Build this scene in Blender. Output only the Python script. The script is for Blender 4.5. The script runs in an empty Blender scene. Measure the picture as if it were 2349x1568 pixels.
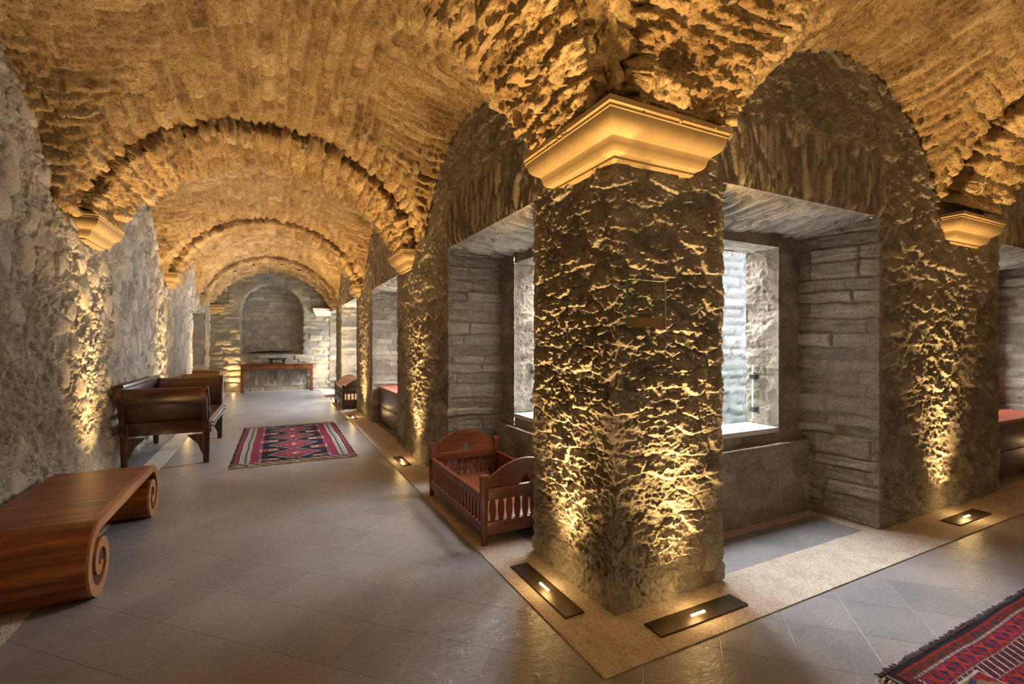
import bpy, bmesh, math, random
import numpy as np
from mathutils import Vector, Matrix
random.seed(7)
SC = bpy.context.scene
COL = SC.collection
PI = math.pi
f32 = np.float32

# ------------------------------------------------------------------ noise
def _hash(ix, iy, seed):
    h = (ix.astype(np.int64) * 374761393 + iy.astype(np.int64) * 668265263 + seed * 1442695041) & 0xFFFFFFFF
    h = h.astype(np.uint32)
    h ^= h >> np.uint32(13); h *= np.uint32(1274126177); h ^= h >> np.uint32(16)
    h *= np.uint32(2246822519); h ^= h >> np.uint32(13)
    return (h & np.uint32(0xFFFFFF)).astype(f32) / f32(16777216.0)

def vnoise(x, y, seed=0):
    x = np.asarray(x, f32); y = np.asarray(y, f32)
    ix = np.floor(x); iy = np.floor(y)
    fx = x - ix; fy = y - iy
    ux = fx * fx * (3 - 2 * fx); uy = fy * fy * (3 - 2 * fy)
    a = _hash(ix, iy, seed); b = _hash(ix + 1, iy, seed)
    c = _hash(ix, iy + 1, seed); d = _hash(ix + 1, iy + 1, seed)
    return (a + (b - a) * ux) * (1 - uy) + (c + (d - c) * ux) * uy

def fbm(x, y, oct=4, seed=0, gain=0.5):
    s = 0; a = 1.0; t = 0
    for i in range(oct):
        s = s + a * (vnoise(x, y, seed + i * 17) * 2 - 1); t += a
        x = x * 2.03 + 3.7; y = y * 2.03 + 1.3; a *= gain
    return s / t

def ridged(x, y, oct=4, seed=0):
    s = 0; a = 1.0; t = 0
    for i in range(oct):
        s = s + a * (1 - np.abs(vnoise(x, y, seed + i * 31) * 2 - 1)); t += a
        x = x * 2.07 + 5.1; y = y * 2.07 + 2.7; a *= 0.5
    return s / t

def worley(x, y, seed=0, jit=0.85):
    x = np.asarray(x, f32); y = np.asarray(y, f32)
    ix = np.floor(x); iy = np.floor(y)
    F1 = np.full(x.shape, 9, f32); F2 = np.full(x.shape, 9, f32)
    ID = np.zeros(x.shape, f32); DY = np.zeros(x.shape, f32)
    for dx in (-1, 0, 1):
        for dy in (-1, 0, 1):
            cx = ix + dx; cy = iy + dy
            px = cx + .5 + jit * (_hash(cx, cy, seed) - .5)
            py = cy + .5 + jit * (_hash(cx, cy, seed + 101) - .5)
            d = np.hypot(px - x, py - y)
            near = d < F1
            F2 = np.where(near, F1, np.minimum(F2, d))
            ID = np.where(near, _hash(cx, cy, seed + 202), ID)
            DY = np.where(near, y - py, DY)
            F1 = np.where(near, d, F1)
    return F1, F2, ID, DY

def sstep(a, b, x):
    t = np.clip((x - a) / (b - a), 0, 1)
    return t * t * (3 - 2 * t)

def bricks(u, v, w, hgt, seed, warp=0.015):
    """irregular blocks in rows: edge distance (m), id, position within the row"""
    uu = u + warp * 1.3 * fbm(u * 9, v * 9, 3, seed + 1)
    vv = v + warp * fbm(u * 7 + 9, v * 7, 3, seed + 2) + .25 * hgt * fbm(u * 1.3, v * 1.1, 2, seed + 3)
    vr = vv / hgt + .55 * (vnoise(vv / hgt * .8, vv * 0 + 5, seed + 4) - .5)
    row = np.floor(vr); fv = vr - row
    off = _hash(row, row * 0, seed + 5)
    sc = .75 + .6 * _hash(row, row * 0 + 3, seed + 6)
    ur = uu / (w * sc) + off * 7
    ur = ur + .45 * (vnoise(ur, row * 3.7, seed + 7) - .5)
    cu = np.floor(ur); fu = ur - cu
    e = np.minimum(np.minimum(fu, 1 - fu) * w * sc, np.minimum(fv, 1 - fv) * hgt)
    return e, _hash(cu, row, seed + 8), fv

# ------------------------------------------------------------------ stone styles: (s, t) in metres -> height, tone, mortar
def st_rubble(s, t):
    """broken schist: sharp facets at three sizes, ledges, a few smooth faces"""
    ws = s + .05 * fbm(s * 5, t * 5, 3, 11); wt = t + .03 * fbm(s * 5, t * 6, 3, 12)
    F1, F2, ID, DY = worley(ws / .23, wt / .12, 13)
    e = sstep(.0, .16, F2 - F1)
    w2 = s + .022 * fbm(s * 16, t * 16, 3, 61); v2 = t + .016 * fbm(s * 16 + 5, t * 16, 3, 62)
    G1, G2, GD, GY = worley(w2 / .068, v2 / .040, 63)
    H1, H2, HD, HY = worley((s + .008 * fbm(s * 40, t * 40, 2, 66)) / .026, (t + .006 * fbm(s * 40, t * 40, 2, 67)) / .017, 64)
    r = ridged(s * 9, t * 15.0, 4, 14)
    big = fbm(s * 2.4, t * 3.0, 3, 18)
    sm = sstep(.15, .5, fbm(s * 2.3 + 4, t * 3.1, 3, 23) + .2)
    rough = 1 - .72 * sm
    h = .85 * (.022 * (ID - .4) * e + rough * (.020 * (GD - .5) - .014 * GY * (GD > .35) + .017 * (HD - .5)) + .024 * (r - .62) * (.45 + .55 * rough) + .016 * big \
        + .008 * fbm(s * 55, t * 75, 4, 15, .65) - e * .03 * DY * ID - (1 - e) * .008)
    return h, .45 * ID + .2 * GD + .35 * (.5 + .5 * fbm(s * 9, t * 12, 3, 17)), (1 - e) * .8

def st_boulder(s, t):
    """river cobbles half sunk in rough mortar, chips between them"""
    ws = s + .06 * fbm(s * 4, t * 4, 3, 21); wt = t + .06 * fbm(s * 4 + 7, t * 4, 3, 22)
    F1, F2, ID, DY = worley(ws / .27, wt / .23, 25)
    pr = sstep(.55, .78, ID)
    e = sstep(.02, .16, F2 - F1 - .10 * (1 - pr)) * pr
    dome = np.sqrt(np.clip(1 - (F1 / .62) ** 2, 0, 1))
    G1, G2, GD, GY = worley((s + .02 * fbm(s * 14, t * 14, 3, 28)) / .095, (t + .02 * fbm(s * 14 + 3, t * 14, 3, 29)) / .065, 27)
    chip = sstep(.0, .18, G2 - G1) * (GD > .35)
    H1, H2, HD, HY = worley((s + .008 * fbm(s * 40, t * 40, 2, 66)) / .036, (t + .006 * fbm(s * 40, t * 40, 2, 67)) / .026, 68)
    h = e * (.010 + .034 * dome * (.4 + .6 * ID)) + (1 - e) * (chip * (.006 + .022 * GD) + .014 * (HD - .5) + .026 * (ridged(s * 7, t * 8, 4, 20) - .6)) \
        + .014 * fbm(s * 5, t * 5, 3, 23) + .004 * fbm(s * 50, t * 50, 3, 24) - .024
    return h, e * (.2 + .55 * ID) + (1 - e) * (.3 * GD * chip + .3) + .4 * fbm(s * 5, t * 5, 5, 26), np.clip(.7 - e - .4 * chip, 0, 1)

def st_course(s, t):
    e, ID, fv = bricks(s, t, .42, .115, 31)
    k = sstep(.0, .016, e)
    big = (ID > .93)
    h = k * (.004 + .026 * ID) + .012 * fbm(s * 9, t * 45, 4, 33) + .016 * fbm(s * 5, t * 10, 4, 34) + .014 * big * k + .012 * (ridged(s * 8, t * 18, 3, 36) - .6) - .012
    return h, .25 + .45 * ID + .40 * (.5 + .5 * fbm(s * 6, t * 26, 3, 35)) + .3 * big, .7 * (1 - k)

def st_voussoir(s, t):
    ws = s + .012 * fbm(s * 8, t * 5, 3, 41)
    F1, F2, ID, DY = worley(ws / .062, (t + .3 * _hash(np.floor(ws / .062), ws * 0, 3)) / .34, 42)
    e = sstep(.02, .25, F2 - F1)
    h = e * (.006 + .034 * ID) + .008 * fbm(s * 40, t * 9, 3, 43) - .016
    return h, .7 * ID + .3 * (.5 + .5 * fbm(s * 22, t * 6, 2, 44)), 1 - e

def st_hewn(s, t):
    h = .030 * (ridged(s * 7, t * 9, 4, 51) - .6) + .018 * (ridged(s * 19, t * 24, 3, 52) - .6) + .014 * fbm(s * 3, t * 10, 2, 53)
    return h, .5 + .5 * fbm(s * 5, t * 8, 3, 54), sstep(.55, .8, vnoise(s * 6, t * 8, 55)) * .4

def st_parapet(s, t):
    F1, F2, ID, DY = worley(s / .3 + .2 * fbm(s * 5, t * 5, 2, 61), t / .13, 62)
    e = sstep(.02, .25, F2 - F1)
    h = e * .012 * ID + .012 * fbm(s * 6, t * 6, 4, 63) - .008
    return h, .4 * ID + .4 + .3 * fbm(s * 4, t * 5, 3, 64), .4 - .3 * e

def st_end(s, t):
    """end wall: rough courses, big rubble to the sides, radial stones round the blind arch, upright stones low down"""
    e, ID, fv = bricks(s, t, .40, .16, 71, .04)
    k = sstep(0, .03, e)
    h = k * (.010 + .035 * ID) + .014 * fbm(s * 6, t * 10, 4, 72) - .015
    tone = .5 * ID + .3 + .25 * fbm(s * 5, t * 7, 3, 73)
    m = 1 - k
    r = np.hypot(s - .0, t - 2.46); ang = np.arctan2(s - .0, t - 2.46)
    msk = sstep(0, .04, r - .86) * (1 - sstep(1.10, 1.16, r)) * (t > 2.3)
    ww, _, wi, _ = worley(ang * 9.5, r * 1.2, 74)
    hv = .012 * wi + .01 * fbm(s * 20, t * 20, 3, 75)
    h = h * (1 - msk) + hv * msk; m = m * (1 - msk) + .2 * msk
    lo = sstep(.16, .24, t) * (1 - sstep(.66, .74, t)) * (np.abs(s - .05) < .9)
    hv2, tv, mv = st_voussoir(s * .6, t * .8)
    h = h * (1 - lo) + hv2 * lo; tone = tone * (1 - lo) + tv * lo; m = m * (1 - lo) + mv * lo
    return h, tone, m

def st_white(s, t):
    e, ID, fv = bricks(s, t, .50, .17, 81, .04)
    k = sstep(0, .04, e)
    h = k * (.02 + .05 * ID) + .02 * fbm(s * 6, t * 8, 3, 82)
    return h, .3 + .7 * ID, 1 - k

def st_tuff(u, v, w=.25, hh=.115, seed=91):
    e, ID, fv = bricks(u, v, w, hh, seed, .022)
    k = sstep(-.002, .026, e + .008 * fbm(u * 25, v * 25, 2, seed + 20))
    F1, F2, PI_, _ = worley(u / .035, v / .02, seed + 21)
    pit = (1 - sstep(.15, .5, F1)) * (PI_ > .45)
    patch = sstep(-.1, .35, fbm(u * .9, v * 1.1, 2, seed + 25))
    G1, G2, GD, GY = worley((u + .02 * fbm(u * 14, v * 14, 3, seed + 30)) / .11, (v + .014 * fbm(u * 14 + 5, v * 14, 3, seed + 31)) / .05, seed + 32)
    H1, H2, HD, HY = worley((u + .008 * fbm(u * 40, v * 40, 2, 66)) / .04, (v + .006 * fbm(u * 40, v * 40, 2, 67)) / .022, seed + 33)
    chips = (.030 * (GD - .5) - .022 * GY * (GD > .3)) * (.35 + .65 * patch) * k + .011 * (HD - .5)
    h = chips + k * (.026 + .050 * ID * (.5 + .5 * patch)) + k * .02 * (ID - .5) * (fv - .5) + .018 * fbm(u * 11, v * 14, 4, seed + 22) \
        + .022 * (ridged(u * 14, v * 26, 3, seed + 23) - .6) - .013 * pit * k - .018
    return h, .55 * ID + .13 * GD + .36 * (.5 + .8 * fbm(u * 2.6, v * 3.6, 5, seed + 24)), 1 - k

# ------------------------------------------------------------------ dense stone meshes
class Stone:
    def __init__(s): s.V = []; s.F = []; s.T = []; s.M = []; s.n = 0
    def grid(s, P, tone, mort, keep=None):
        nv, nu = P.shape[:2]
        idx = np.arange(nv * nu, dtype=np.int32).reshape(nv, nu) + s.n
        q = np.stack([idx[:-1, :-1], idx[:-1, 1:], idx[1:, 1:], idx[1:, :-1]], -1).reshape(-1, 4)
        if keep is not None: q = q[keep.reshape(-1)]
        s.V.append(P.reshape(-1, 3).astype(f32)); s.F.append(q)
        s.T.append(np.clip(tone, 0, 1).reshape(-1).astype(f32)); s.M.append(np.clip(mort, 0, 1).reshape(-1).astype(f32))
        s.n += nv * nu
    def build(s, name, mat, kind='structure'):
        V = np.concatenate(s.V); F = np.concatenate(s.F)
        me = bpy.data.meshes.new(name)
        me.vertices.add(len(V)); me.vertices.foreach_set('co', V.ravel())
        me.loops.add(F.size); me.loops.foreach_set('vertex_index', F.ravel().astype(np.int32))
        me.polygons.add(len(F)); me.polygons.foreach_set('loop_start', np.arange(0, F.size, 4, dtype=np.int32))
        me.polygons.foreach_set('use_smooth', np.ones(len(F), bool))
        for nm, A in (('tone', s.T), ('mort', s.M)):
            at = me.attributes.new(nm, 'FLOAT', 'POINT'); at.data.foreach_set('value', np.concatenate(A))
        me.update(calc_edges=True)
        me.materials.append(mat)
        o = bpy.data.objects.new(name, me); COL.objects.link(o)
        if kind: o['kind'] = kind
        return o
    def rect(s, O, U, W, lu, lv, N, sp, style, s0=0., t0=0., sdir=1, edges={}, hscale=1.0, bend=None):
        """plane from O along U (lu) and W (lv), displaced along N; edges: {'u0'|'u1'|'v0'|'v1': (normal of the neighbour, its style) or 'fade'}"""
        O, U, W, N = (np.array(a, f32) for a in (O, U, W, N))
        nu = max(2, int(lu / sp) + 1); nv = max(2, int(lv / sp) + 1)
        u, v = np.meshgrid(np.linspace(0, lu, nu, dtype=f32), np.linspace(0, lv, nv, dtype=f32))
        S = s0 + sdir * u; T = t0 + v
        h, tone, mort = style(S, T)
        h = h * hscale
        Nn = np.broadcast_to(N, u.shape + (3,)).copy()
        for k, e in edges.items():
            d = {'u0': u, 'u1': lu - u, 'v0': v, 'v1': lv - v}[k]
            if isinstance(e, str):
                h = h * sstep(0, .05, d)
            else:
                No, so = e
                w = 1 - sstep(0, .05, d)
                if so is not None:
                    h2, t2, m2 = so(S, T)
                    ww = (1 - sstep(0, .09, d)) * .5
                    h = h * (1 - ww) + h2 * ww; tone = tone * (1 - ww) + t2 * ww; mort = mort * (1 - ww) + m2 * ww
                h = h * (.5 + .5 * sstep(0, .11, d))
                Nn = Nn + w[..., None] * np.array(No, f32)
        P = O + u[..., None] * U + v[..., None] * W + h[..., None] * Nn
        if bend is not None: P = bend(P, u, v)
        s.grid(P, tone, mort)

# ------------------------------------------------------------------ materials
def new_mat(name):
    m = bpy.data.materials.new(name); m.use_nodes = True
    nt = m.node_tree
    return m, nt, nt.nodes['Principled BSDF']
def N(nt, t, **kw):
    n = nt.nodes.new(t)
    for k, v in kw.items():
        if k in n.inputs: n.inputs[k].default_value = v
        else: setattr(n, k, v)
    return n
def L(nt, a, b): nt.links.new(a, b)
def ramp(nt, src, stops):
    r = nt.nodes.new('ShaderNodeValToRGB'); e = r.color_ramp.elements
    while len(e) > 1: e.remove(e[0])
    e[0].position = stops[0][0]; e[0].color = (*stops[0][1], 1)
    for p, c in stops[1:]:
        x = e.new(p); x.color = (*c, 1)
    if src is not None: L(nt, src, r.inputs[0])
    return r.outputs[0]
def mixc(nt, fac, a, b, mode='MIX'):
    n = nt.nodes.new('ShaderNodeMix'); n.data_type = 'RGBA'; n.blend_type = mode
    for sck, v in ((n.inputs[0], fac), (n.inputs[6], a), (n.inputs[7], b)):
        if isinstance(v, (int, float)): sck.default_value = v
        elif isinstance(v, tuple): sck.default_value = (*v, 1)
        else: L(nt, v, sck)
    return n.outputs[2]
def coords(nt, scale=(1, 1, 1), rot=(0, 0, 0), gen='Object'):
    tc = nt.nodes.new('ShaderNodeTexCoord'); mp = nt.nodes.new('ShaderNodeMapping')
    mp.inputs['Scale'].default_value = scale; mp.inputs['Rotation'].default_value = rot
    L(nt, tc.outputs[gen], mp.inputs['Vector']); return mp.outputs[0]
def noise(nt, vec, scale, detail=6, rough=.6):
    n = nt.nodes.new('ShaderNodeTexNoise'); n.inputs['Scale'].default_value = scale
    n.inputs['Detail'].default_value = detail; n.inputs['Roughness'].default_value = rough
    if vec is not None: L(nt, vec, n.inputs['Vector'])
    return n.outputs['Fac']
def bump(nt, bsdf, h, strength, dist):
    b = nt.nodes.new('ShaderNodeBump'); b.inputs['Strength'].default_value = strength; b.inputs['Distance'].default_value = dist
    L(nt, h, b.inputs['Height']); L(nt, b.outputs[0], bsdf.inputs['Normal'])

def stone_mat(name, stops, mortar, mortf=.7, fine=90, bstr=.5, rough=.9, speck=.55):
    m, nt, b = new_mat(name)
    a = N(nt, 'ShaderNodeAttribute', attribute_name='tone'); mo = N(nt, 'ShaderNodeAttribute', attribute_name='mort')
    co = coords(nt)
    n1 = noise(nt, co, 14, 8, .7); n2 = noise(nt, co, fine, 5, .65)
    t = N(nt, 'ShaderNodeMath', operation='MULTIPLY_ADD'); L(nt, n1, t.inputs[0]); t.inputs[1].default_value = .9
    L(nt, a.outputs['Fac'], t.inputs[2])
    t2 = N(nt, 'ShaderNodeMath', operation='SUBTRACT'); L(nt, t.outputs[0], t2.inputs[0]); t2.inputs[1].default_value = .45
    c = ramp(nt, t2.outputs[0], stops)
    mf = N(nt, 'ShaderNodeMath', operation='MULTIPLY'); L(nt, mo.outputs['Fac'], mf.inputs[0]); mf.inputs[1].default_value = mortf
    c = mixc(nt, mf.outputs[0], c, mortar)
    sp = ramp(nt, n2, [(.34, (speck,) * 3), (.53, (1, 1, 1)), (.8, (1.25, 1.25, 1.25))])
    c = mixc(nt, .75, c, sp, 'MULTIPLY')
    L(nt, c, b.inputs['Base Color']); b.inputs['Roughness'].default_value = rough; b.inputs['Specular IOR Level'].default_value = .25
    bump(nt, b, n2, bstr, .012)
    return m

M_RUBBLE = stone_mat('rough_schist', [(.1, (.17, .147, .118)), (.42, (.27, .236, .19)), (.75, (.40, .352, .28)), (1, (.51, .45, .36))], (.20, .178, .148), .6, 70, .9)
M_BOULD = stone_mat('cobble_wall', [(.05, (.24, .225, .20)), (.4, (.42, .39, .335)), (.75, (.57, .52, .43)), (1, (.66, .60, .49))], (.40, .37, .32), .7, 60, .8)
M_END = stone_mat('end_masonry', [(.05, (.20, .195, .18)), (.4, (.33, .31, .27)), (.8, (.47, .43, .33)), (1, (.55, .48, .35))], (.36, .34, .30), .5)
M_TUFF = stone_mat('vault_tuff', [(.05, (.16, .095, .042)), (.32, (.30, .19, .088)), (.62, (.45, .31, .155)), (.95, (.63, .48, .28))], (.47, .35, .20), .8, 55, 1.0, .9, .30)
M_WHITE = stone_mat('courtyard_stone', [(0, (.10, .104, .104)), (.5, (.135, .139, .139)), (1, (.165, .165, .16))], (.055, .058, .058), .8, 40)

def simple(name, col, rough=.5, spec=.5, metal=0., bumpv=None, var=0.):
    m, nt, b = new_mat(name)
    b.inputs['Base Color'].default_value = (*col, 1); b.inputs['Roughness'].default_value = rough
    b.inputs['Specular IOR Level'].default_value = spec; b.inputs['Metallic'].default_value = metal
    co = coords(nt)
    if var:
        n = noise(nt, co, 9, 6); lo = tuple(c * (1 - var) for c in col); hi = tuple(min(1, c * (1 + var)) for c in col)
        L(nt, ramp(nt, n, [(.3, lo), (.7, hi)]), b.inputs['Base Color'])
    if bumpv: bump(nt, b, noise(nt, co, bumpv[0], 5), bumpv[1], bumpv[2])
    return m
M_CAP = simple('pale_limestone', (.37, .258, .128), .75, .3, bumpv=(140, .25, .006), var=.10)
M_CAP_DAY = simple('daylit_limestone', (.70, .66, .56), .75, .3, bumpv=(140, .25, .006), var=.08)  # lighter copy of the capital stone, daylight put into the colour

def wood_mat(name, dark, mid, light, axis=0, rough=.32, coat=.25):
    m, nt, b = new_mat(name)
    sc = [9, 9, 9]; sc[axis] = .7
    co = coords(nt, tuple(sc))
    n = noise(nt, co, 2.2, 8, .62)
    sc2 = [60, 60, 60]; sc2[axis] = 1.5
    n2 = noise(nt, coords(nt, tuple(sc2)), 3, 4, .6)
    n3 = noise(nt, coords(nt, (2, 2, 2)), 1.2, 3, .5)
    c = ramp(nt, n, [(.28, dark), (.5, mid), (.72, light)])
    c = mixc(nt, .55, c, ramp(nt, n2, [(.3, (.45, .4, .38)), (.6, (1, 1, 1))]), 'MULTIPLY')
    c = mixc(nt, .5, c, ramp(nt, n3, [(.3, (.5, .45, .42)), (.6, (1.1, 1.05, 1))]), 'MULTIPLY')
    L(nt, c, b.inputs['Base Color'])
    b.inputs['Roughness'].default_value = rough; b.inputs['Coat Weight'].default_value = coat; b.inputs['Coat Roughness'].default_value = .22
    bump(nt, b, n2, .12, .004)
    return m
M_BENCH = wood_mat('bench_wood', (.06, .013, .003), (.25, .062, .009), (.45, .150, .020), 0, .36, .10)
M_BENCHEDGE = wood_mat('bench_edge_wood', (.30, .115, .032), (.44, .19, .06), (.54, .26, .09), 1, .4, .15)
M_BENCHDARK = simple('scroll_dark_wood', (.045, .014, .008), .5, .4, var=.3)
M_DAY = wood_mat('daybed_wood', (.022, .006, .003), (.062, .015, .006), (.135, .038, .012), 0, .36, .12)
M_DAYL = wood_mat('daybed_leg_wood', (.022, .007, .004), (.055, .016, .008), (.11, .036, .015), 2, .42, .1)
M_CARVE = simple('carved_grey_wood', (.16, .13, .105), .5, .5, bumpv=(70, .7, .01), var=.5)
M_COT = wood_mat('cot_wood', (.075, .016, .006), (.145, .035, .011), (.23, .068, .020), 2, .36, .2)
M_COTH = wood_mat('cot_board_wood', (.075, .017, .006), (.15, .038, .011), (.25, .080, .022), 0, .36, .2)
M_COTY = wood_mat('cot_rail_wood', (.075, .017, .006), (.15, .036, .011), (.24, .074, .021), 1, .36, .2)
M_COT2 = wood_mat('dark_cot_wood', (.03, .012, .007), (.065, .026, .014), (.11, .045, .022), 2, .45, .1)
M_COT2B = wood_mat('dark_cot_board', (.10, .045, .018), (.19, .085, .032), (.30, .15, .06), 0, .45, .1)
M_CONS = wood_mat('console_wood', (.13, .038, .013), (.22, .07, .022), (.32, .12, .042), 0, .4, .15)
M_SET = wood_mat('settle_wood', (.22, .10, .035), (.33, .165, .06), (.42, .23, .09), 0, .4, .15)
M_CHEST = wood_mat('chest_wood', (.05, .016, .010), (.085, .026, .015), (.13, .042, .024), 1, .35, .2)
M_CHEST2 = wood_mat('chest_wood_across', (.05, .016, .010), (.085, .026, .015), (.13, .042, .024), 0, .35, .2)
M_CHTOP = simple('red_lattice_wood', (.34, .085, .05), .4, .5, var=.25)
M_PALM = simple('black_polished_wood', (.012, .009, .010), .28, .5)
M_BOX = simple('dark_casket_wood', (.022, .030, .026), .45, .4, var=.3)
M_BOXIN = simple('casket_inlay', (.35, .24, .13), .4, .5, bumpv=(90, 1., .02), var=.7)
M_STEEL = simple('fixture_bronze', (.075, .055, .035), .42, .5, .6, var=.15)
M_CLAMP = simple('dark_steel', (.10, .10, .10), .35, .5, .9)
M_SILL = simple('sill_slab', (.62, .60, .60), .6, .3, bumpv=(30, .3, .01), var=.1)

def emit(name, col, st):
    m, nt, b = new_mat(name)
    b.inputs['Base Color'].default_value = (*col, 1); b.inputs['Emission Color'].default_value = (*col, 1); b.inputs['Emission Strength'].default_value = st
    return m
M_LED = emit('led_glow', (1, .72, .34), 14)

def glass_mat(name, tint, fac):
    m, nt, b = new_mat(name); nt.nodes.remove(b)
    out = nt.nodes['Material Output']
    t = N(nt, 'ShaderNodeBsdfTransparent'); t.inputs[0].default_value = (*tint, 1)
    g = N(nt, 'ShaderNodeBsdfGlossy'); g.inputs[1].default_value = .03; g.inputs[0].default_value = (.9, 1, .95, 1)
    mx = N(nt, 'ShaderNodeMixShader'); mx.inputs[0].default_value = fac; L(nt, t.outputs[0], mx.inputs[1]); L(nt, g.outputs[0], mx.inputs[2])
    L(nt, mx.outputs[0], out.inputs[0]); return m
M_GLASS = glass_mat('clear_glass', (.96, .99, .98), .05)
M_SIGNGL = glass_mat('sign_glass', (.95, .985, .95), .035)
M_GEDGE = simple('glass_edge_green', (.02, .10, .055), .15, .6)
M_GEDGEP = simple('glass_edge_pale', (.42, .50, .36), .2, .6)
M_GEDGEW = simple('glass_edge_white', (.75, .80, .78), .2, .6)
M_ETCH = simple('etched_brown', (.13, .065, .02), .6, .3, var=.1)
M_LETTER = simple('engraved_letter', (.075, .035, .012), .5, .4)

def floor_mat():
    m, nt, b = new_mat('slate_tiles')
    tc = nt.nodes.new('ShaderNodeTexCoord')
    sx = N(nt, 'ShaderNodeSeparateXYZ'); L(nt, tc.outputs['Object'], sx.inputs[0])
    def lin(op, off):
        s_ = N(nt, 'ShaderNodeMath', operation=op); L(nt, sx.outputs[0], s_.inputs[0]); L(nt, sx.outputs[1], s_.inputs[1])
        k = N(nt, 'ShaderNodeMath', operation='MULTIPLY_ADD'); L(nt, s_.outputs[0], k.inputs[0])
        k.inputs[1].default_value = 1 / math.sqrt(2) / TILE; k.inputs[2].default_value = -off / TILE
        fl = N(nt, 'ShaderNodeMath', operation='FLOOR'); L(nt, k.outputs[0], fl.inputs[0])
        fr = N(nt, 'ShaderNodeMath', operation='FRACT'); L(nt, k.outputs[0], fr.inputs[0])
        pp = N(nt, 'ShaderNodeMath', operation='PINGPONG'); L(nt, k.outputs[0], pp.inputs[0]); pp.inputs[1].default_value = .5
        return fl.outputs[0], pp.outputs[0]
    TILE = .3525
    qf, qd = lin('SUBTRACT', -.81); rf, rd = lin('ADD', 2.53)
    mn = N(nt, 'ShaderNodeMath', operation='MINIMUM'); L(nt, qd, mn.inputs[0]); L(nt, rd, mn.inputs[1])
    line = ramp(nt, mn.outputs[0], [(.0, (0, 0, 0)), (.003, (0, 0, 0)), (.0065, (1, 1, 1))])
    qline = ramp(nt, qd, [(.0, (1, 1, 1)), (.003, (1, 1, 1)), (.0065, (0, 0, 0))])
    cmb = N(nt, 'ShaderNodeCombineXYZ'); L(nt, qf, cmb.inputs[0]); L(nt, rf, cmb.inputs[1])
    wn = N(nt, 'ShaderNodeTexWhiteNoise', noise_dimensions='2D'); L(nt, cmb.outputs[0], wn.inputs['Vector'])
    n1 = noise(nt, tc.outputs['Object'], 2.2, 6, .6)
    base = ramp(nt, wn.outputs['Value'], [(0, (.225, .228, .235)), (.5, (.26, .26, .265)), (.8, (.285, .275, .275)), (1, (.275, .255, .25))])
    base = mixc(nt, .8, base, ramp(nt, n1, [(.3, (.75, .76, .80)), (.7, (1.15, 1.1, 1.08))]), 'MULTIPLY')
    gl = mixc(nt, qline, (.09, .085, .08), (.36, .35, .33))
    c = mixc(nt, line, gl, base)
    L(nt, c, b.inputs['Base Color'])
    co2 = coords(nt, (1, 2.2, 1), (0, 0, math.radians(70)))
    nz = N(nt, 'ShaderNodeTexNoise'); nz.inputs['Scale'].default_value = 14; nz.inputs['Detail'].default_value = 7; nz.inputs['Roughness'].default_value = .62; nz.inputs['Distortion'].default_value = 1.6
    L(nt, co2, nz.inputs['Vector'])
    hsum = N(nt, 'ShaderNodeMath', operation='MULTIPLY_ADD'); L(nt, line, hsum.inputs[0]); hsum.inputs[1].default_value = .25; L(nt, nz.outputs['Fac'], hsum.inputs[2])
    bump(nt, b, hsum.outputs[0], .5, .014)
    b.inputs['Roughness'].default_value = .30; b.inputs['Specular IOR Level'].default_value = .6
    return m
M_FLOOR = floor_mat()

def gravel_mat():
    m, nt, b = new_mat('resin_gravel')
    co = coords(nt)
    v = N(nt, 'ShaderNodeTexVoronoi'); v.inputs['Scale'].default_value = 190; L(nt, co, v.inputs['Vector'])
    v2 = N(nt, 'ShaderNodeTexVoronoi'); v2.inputs['Scale'].default_value = 190; L(nt, co, v2.inputs['Vector'])
    n = noise(nt, co, 7, 5)
    c = ramp(nt, v.outputs['Color'], [(0, (.32, .23, .16)), (.25, (.60, .49, .38)), (.6, (.76, .65, .53)), (1, (.88, .81, .72))])
    c = mixc(nt, .7, c, ramp(nt, n, [(.3, (.72, .62, .55)), (.55, (1, 1, 1))]), 'MULTIPLY')
    L(nt, c, b.inputs['Base Color']); b.inputs['Roughness'].default_value = .75
    bump(nt, b, v2.outputs['Distance'], .9, .01)
    return m
M_GRAVEL = gravel_mat()

def attr_mat(name, rough=.95, bs=140):
    m, nt, b = new_mat(name)
    a = N(nt, 'ShaderNodeAttribute', attribute_name='col')
    n = noise(nt, coords(nt), bs, 4)
    c = mixc(nt, .6, a.outputs['Color'], ramp(nt, n, [(.3, (.6, .6, .6)), (.65, (1.15, 1.15, 1.15))]), 'MULTIPLY')
    L(nt, c, b.inputs['Base Color']); b.inputs['Roughness'].default_value = rough; b.inputs['Specular IOR Level'].default_value = .1
    bump(nt, b, n, .5, .006)
    return m
M_RUG = attr_mat('woven_wool')
M_FRINGE = simple('tan_fringe', (.36, .26, .14), .95, .1, var=.35)
M_FRINGED = simple('dark_fringe', (.055, .035, .035), .95, .1, var=.35)

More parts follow.
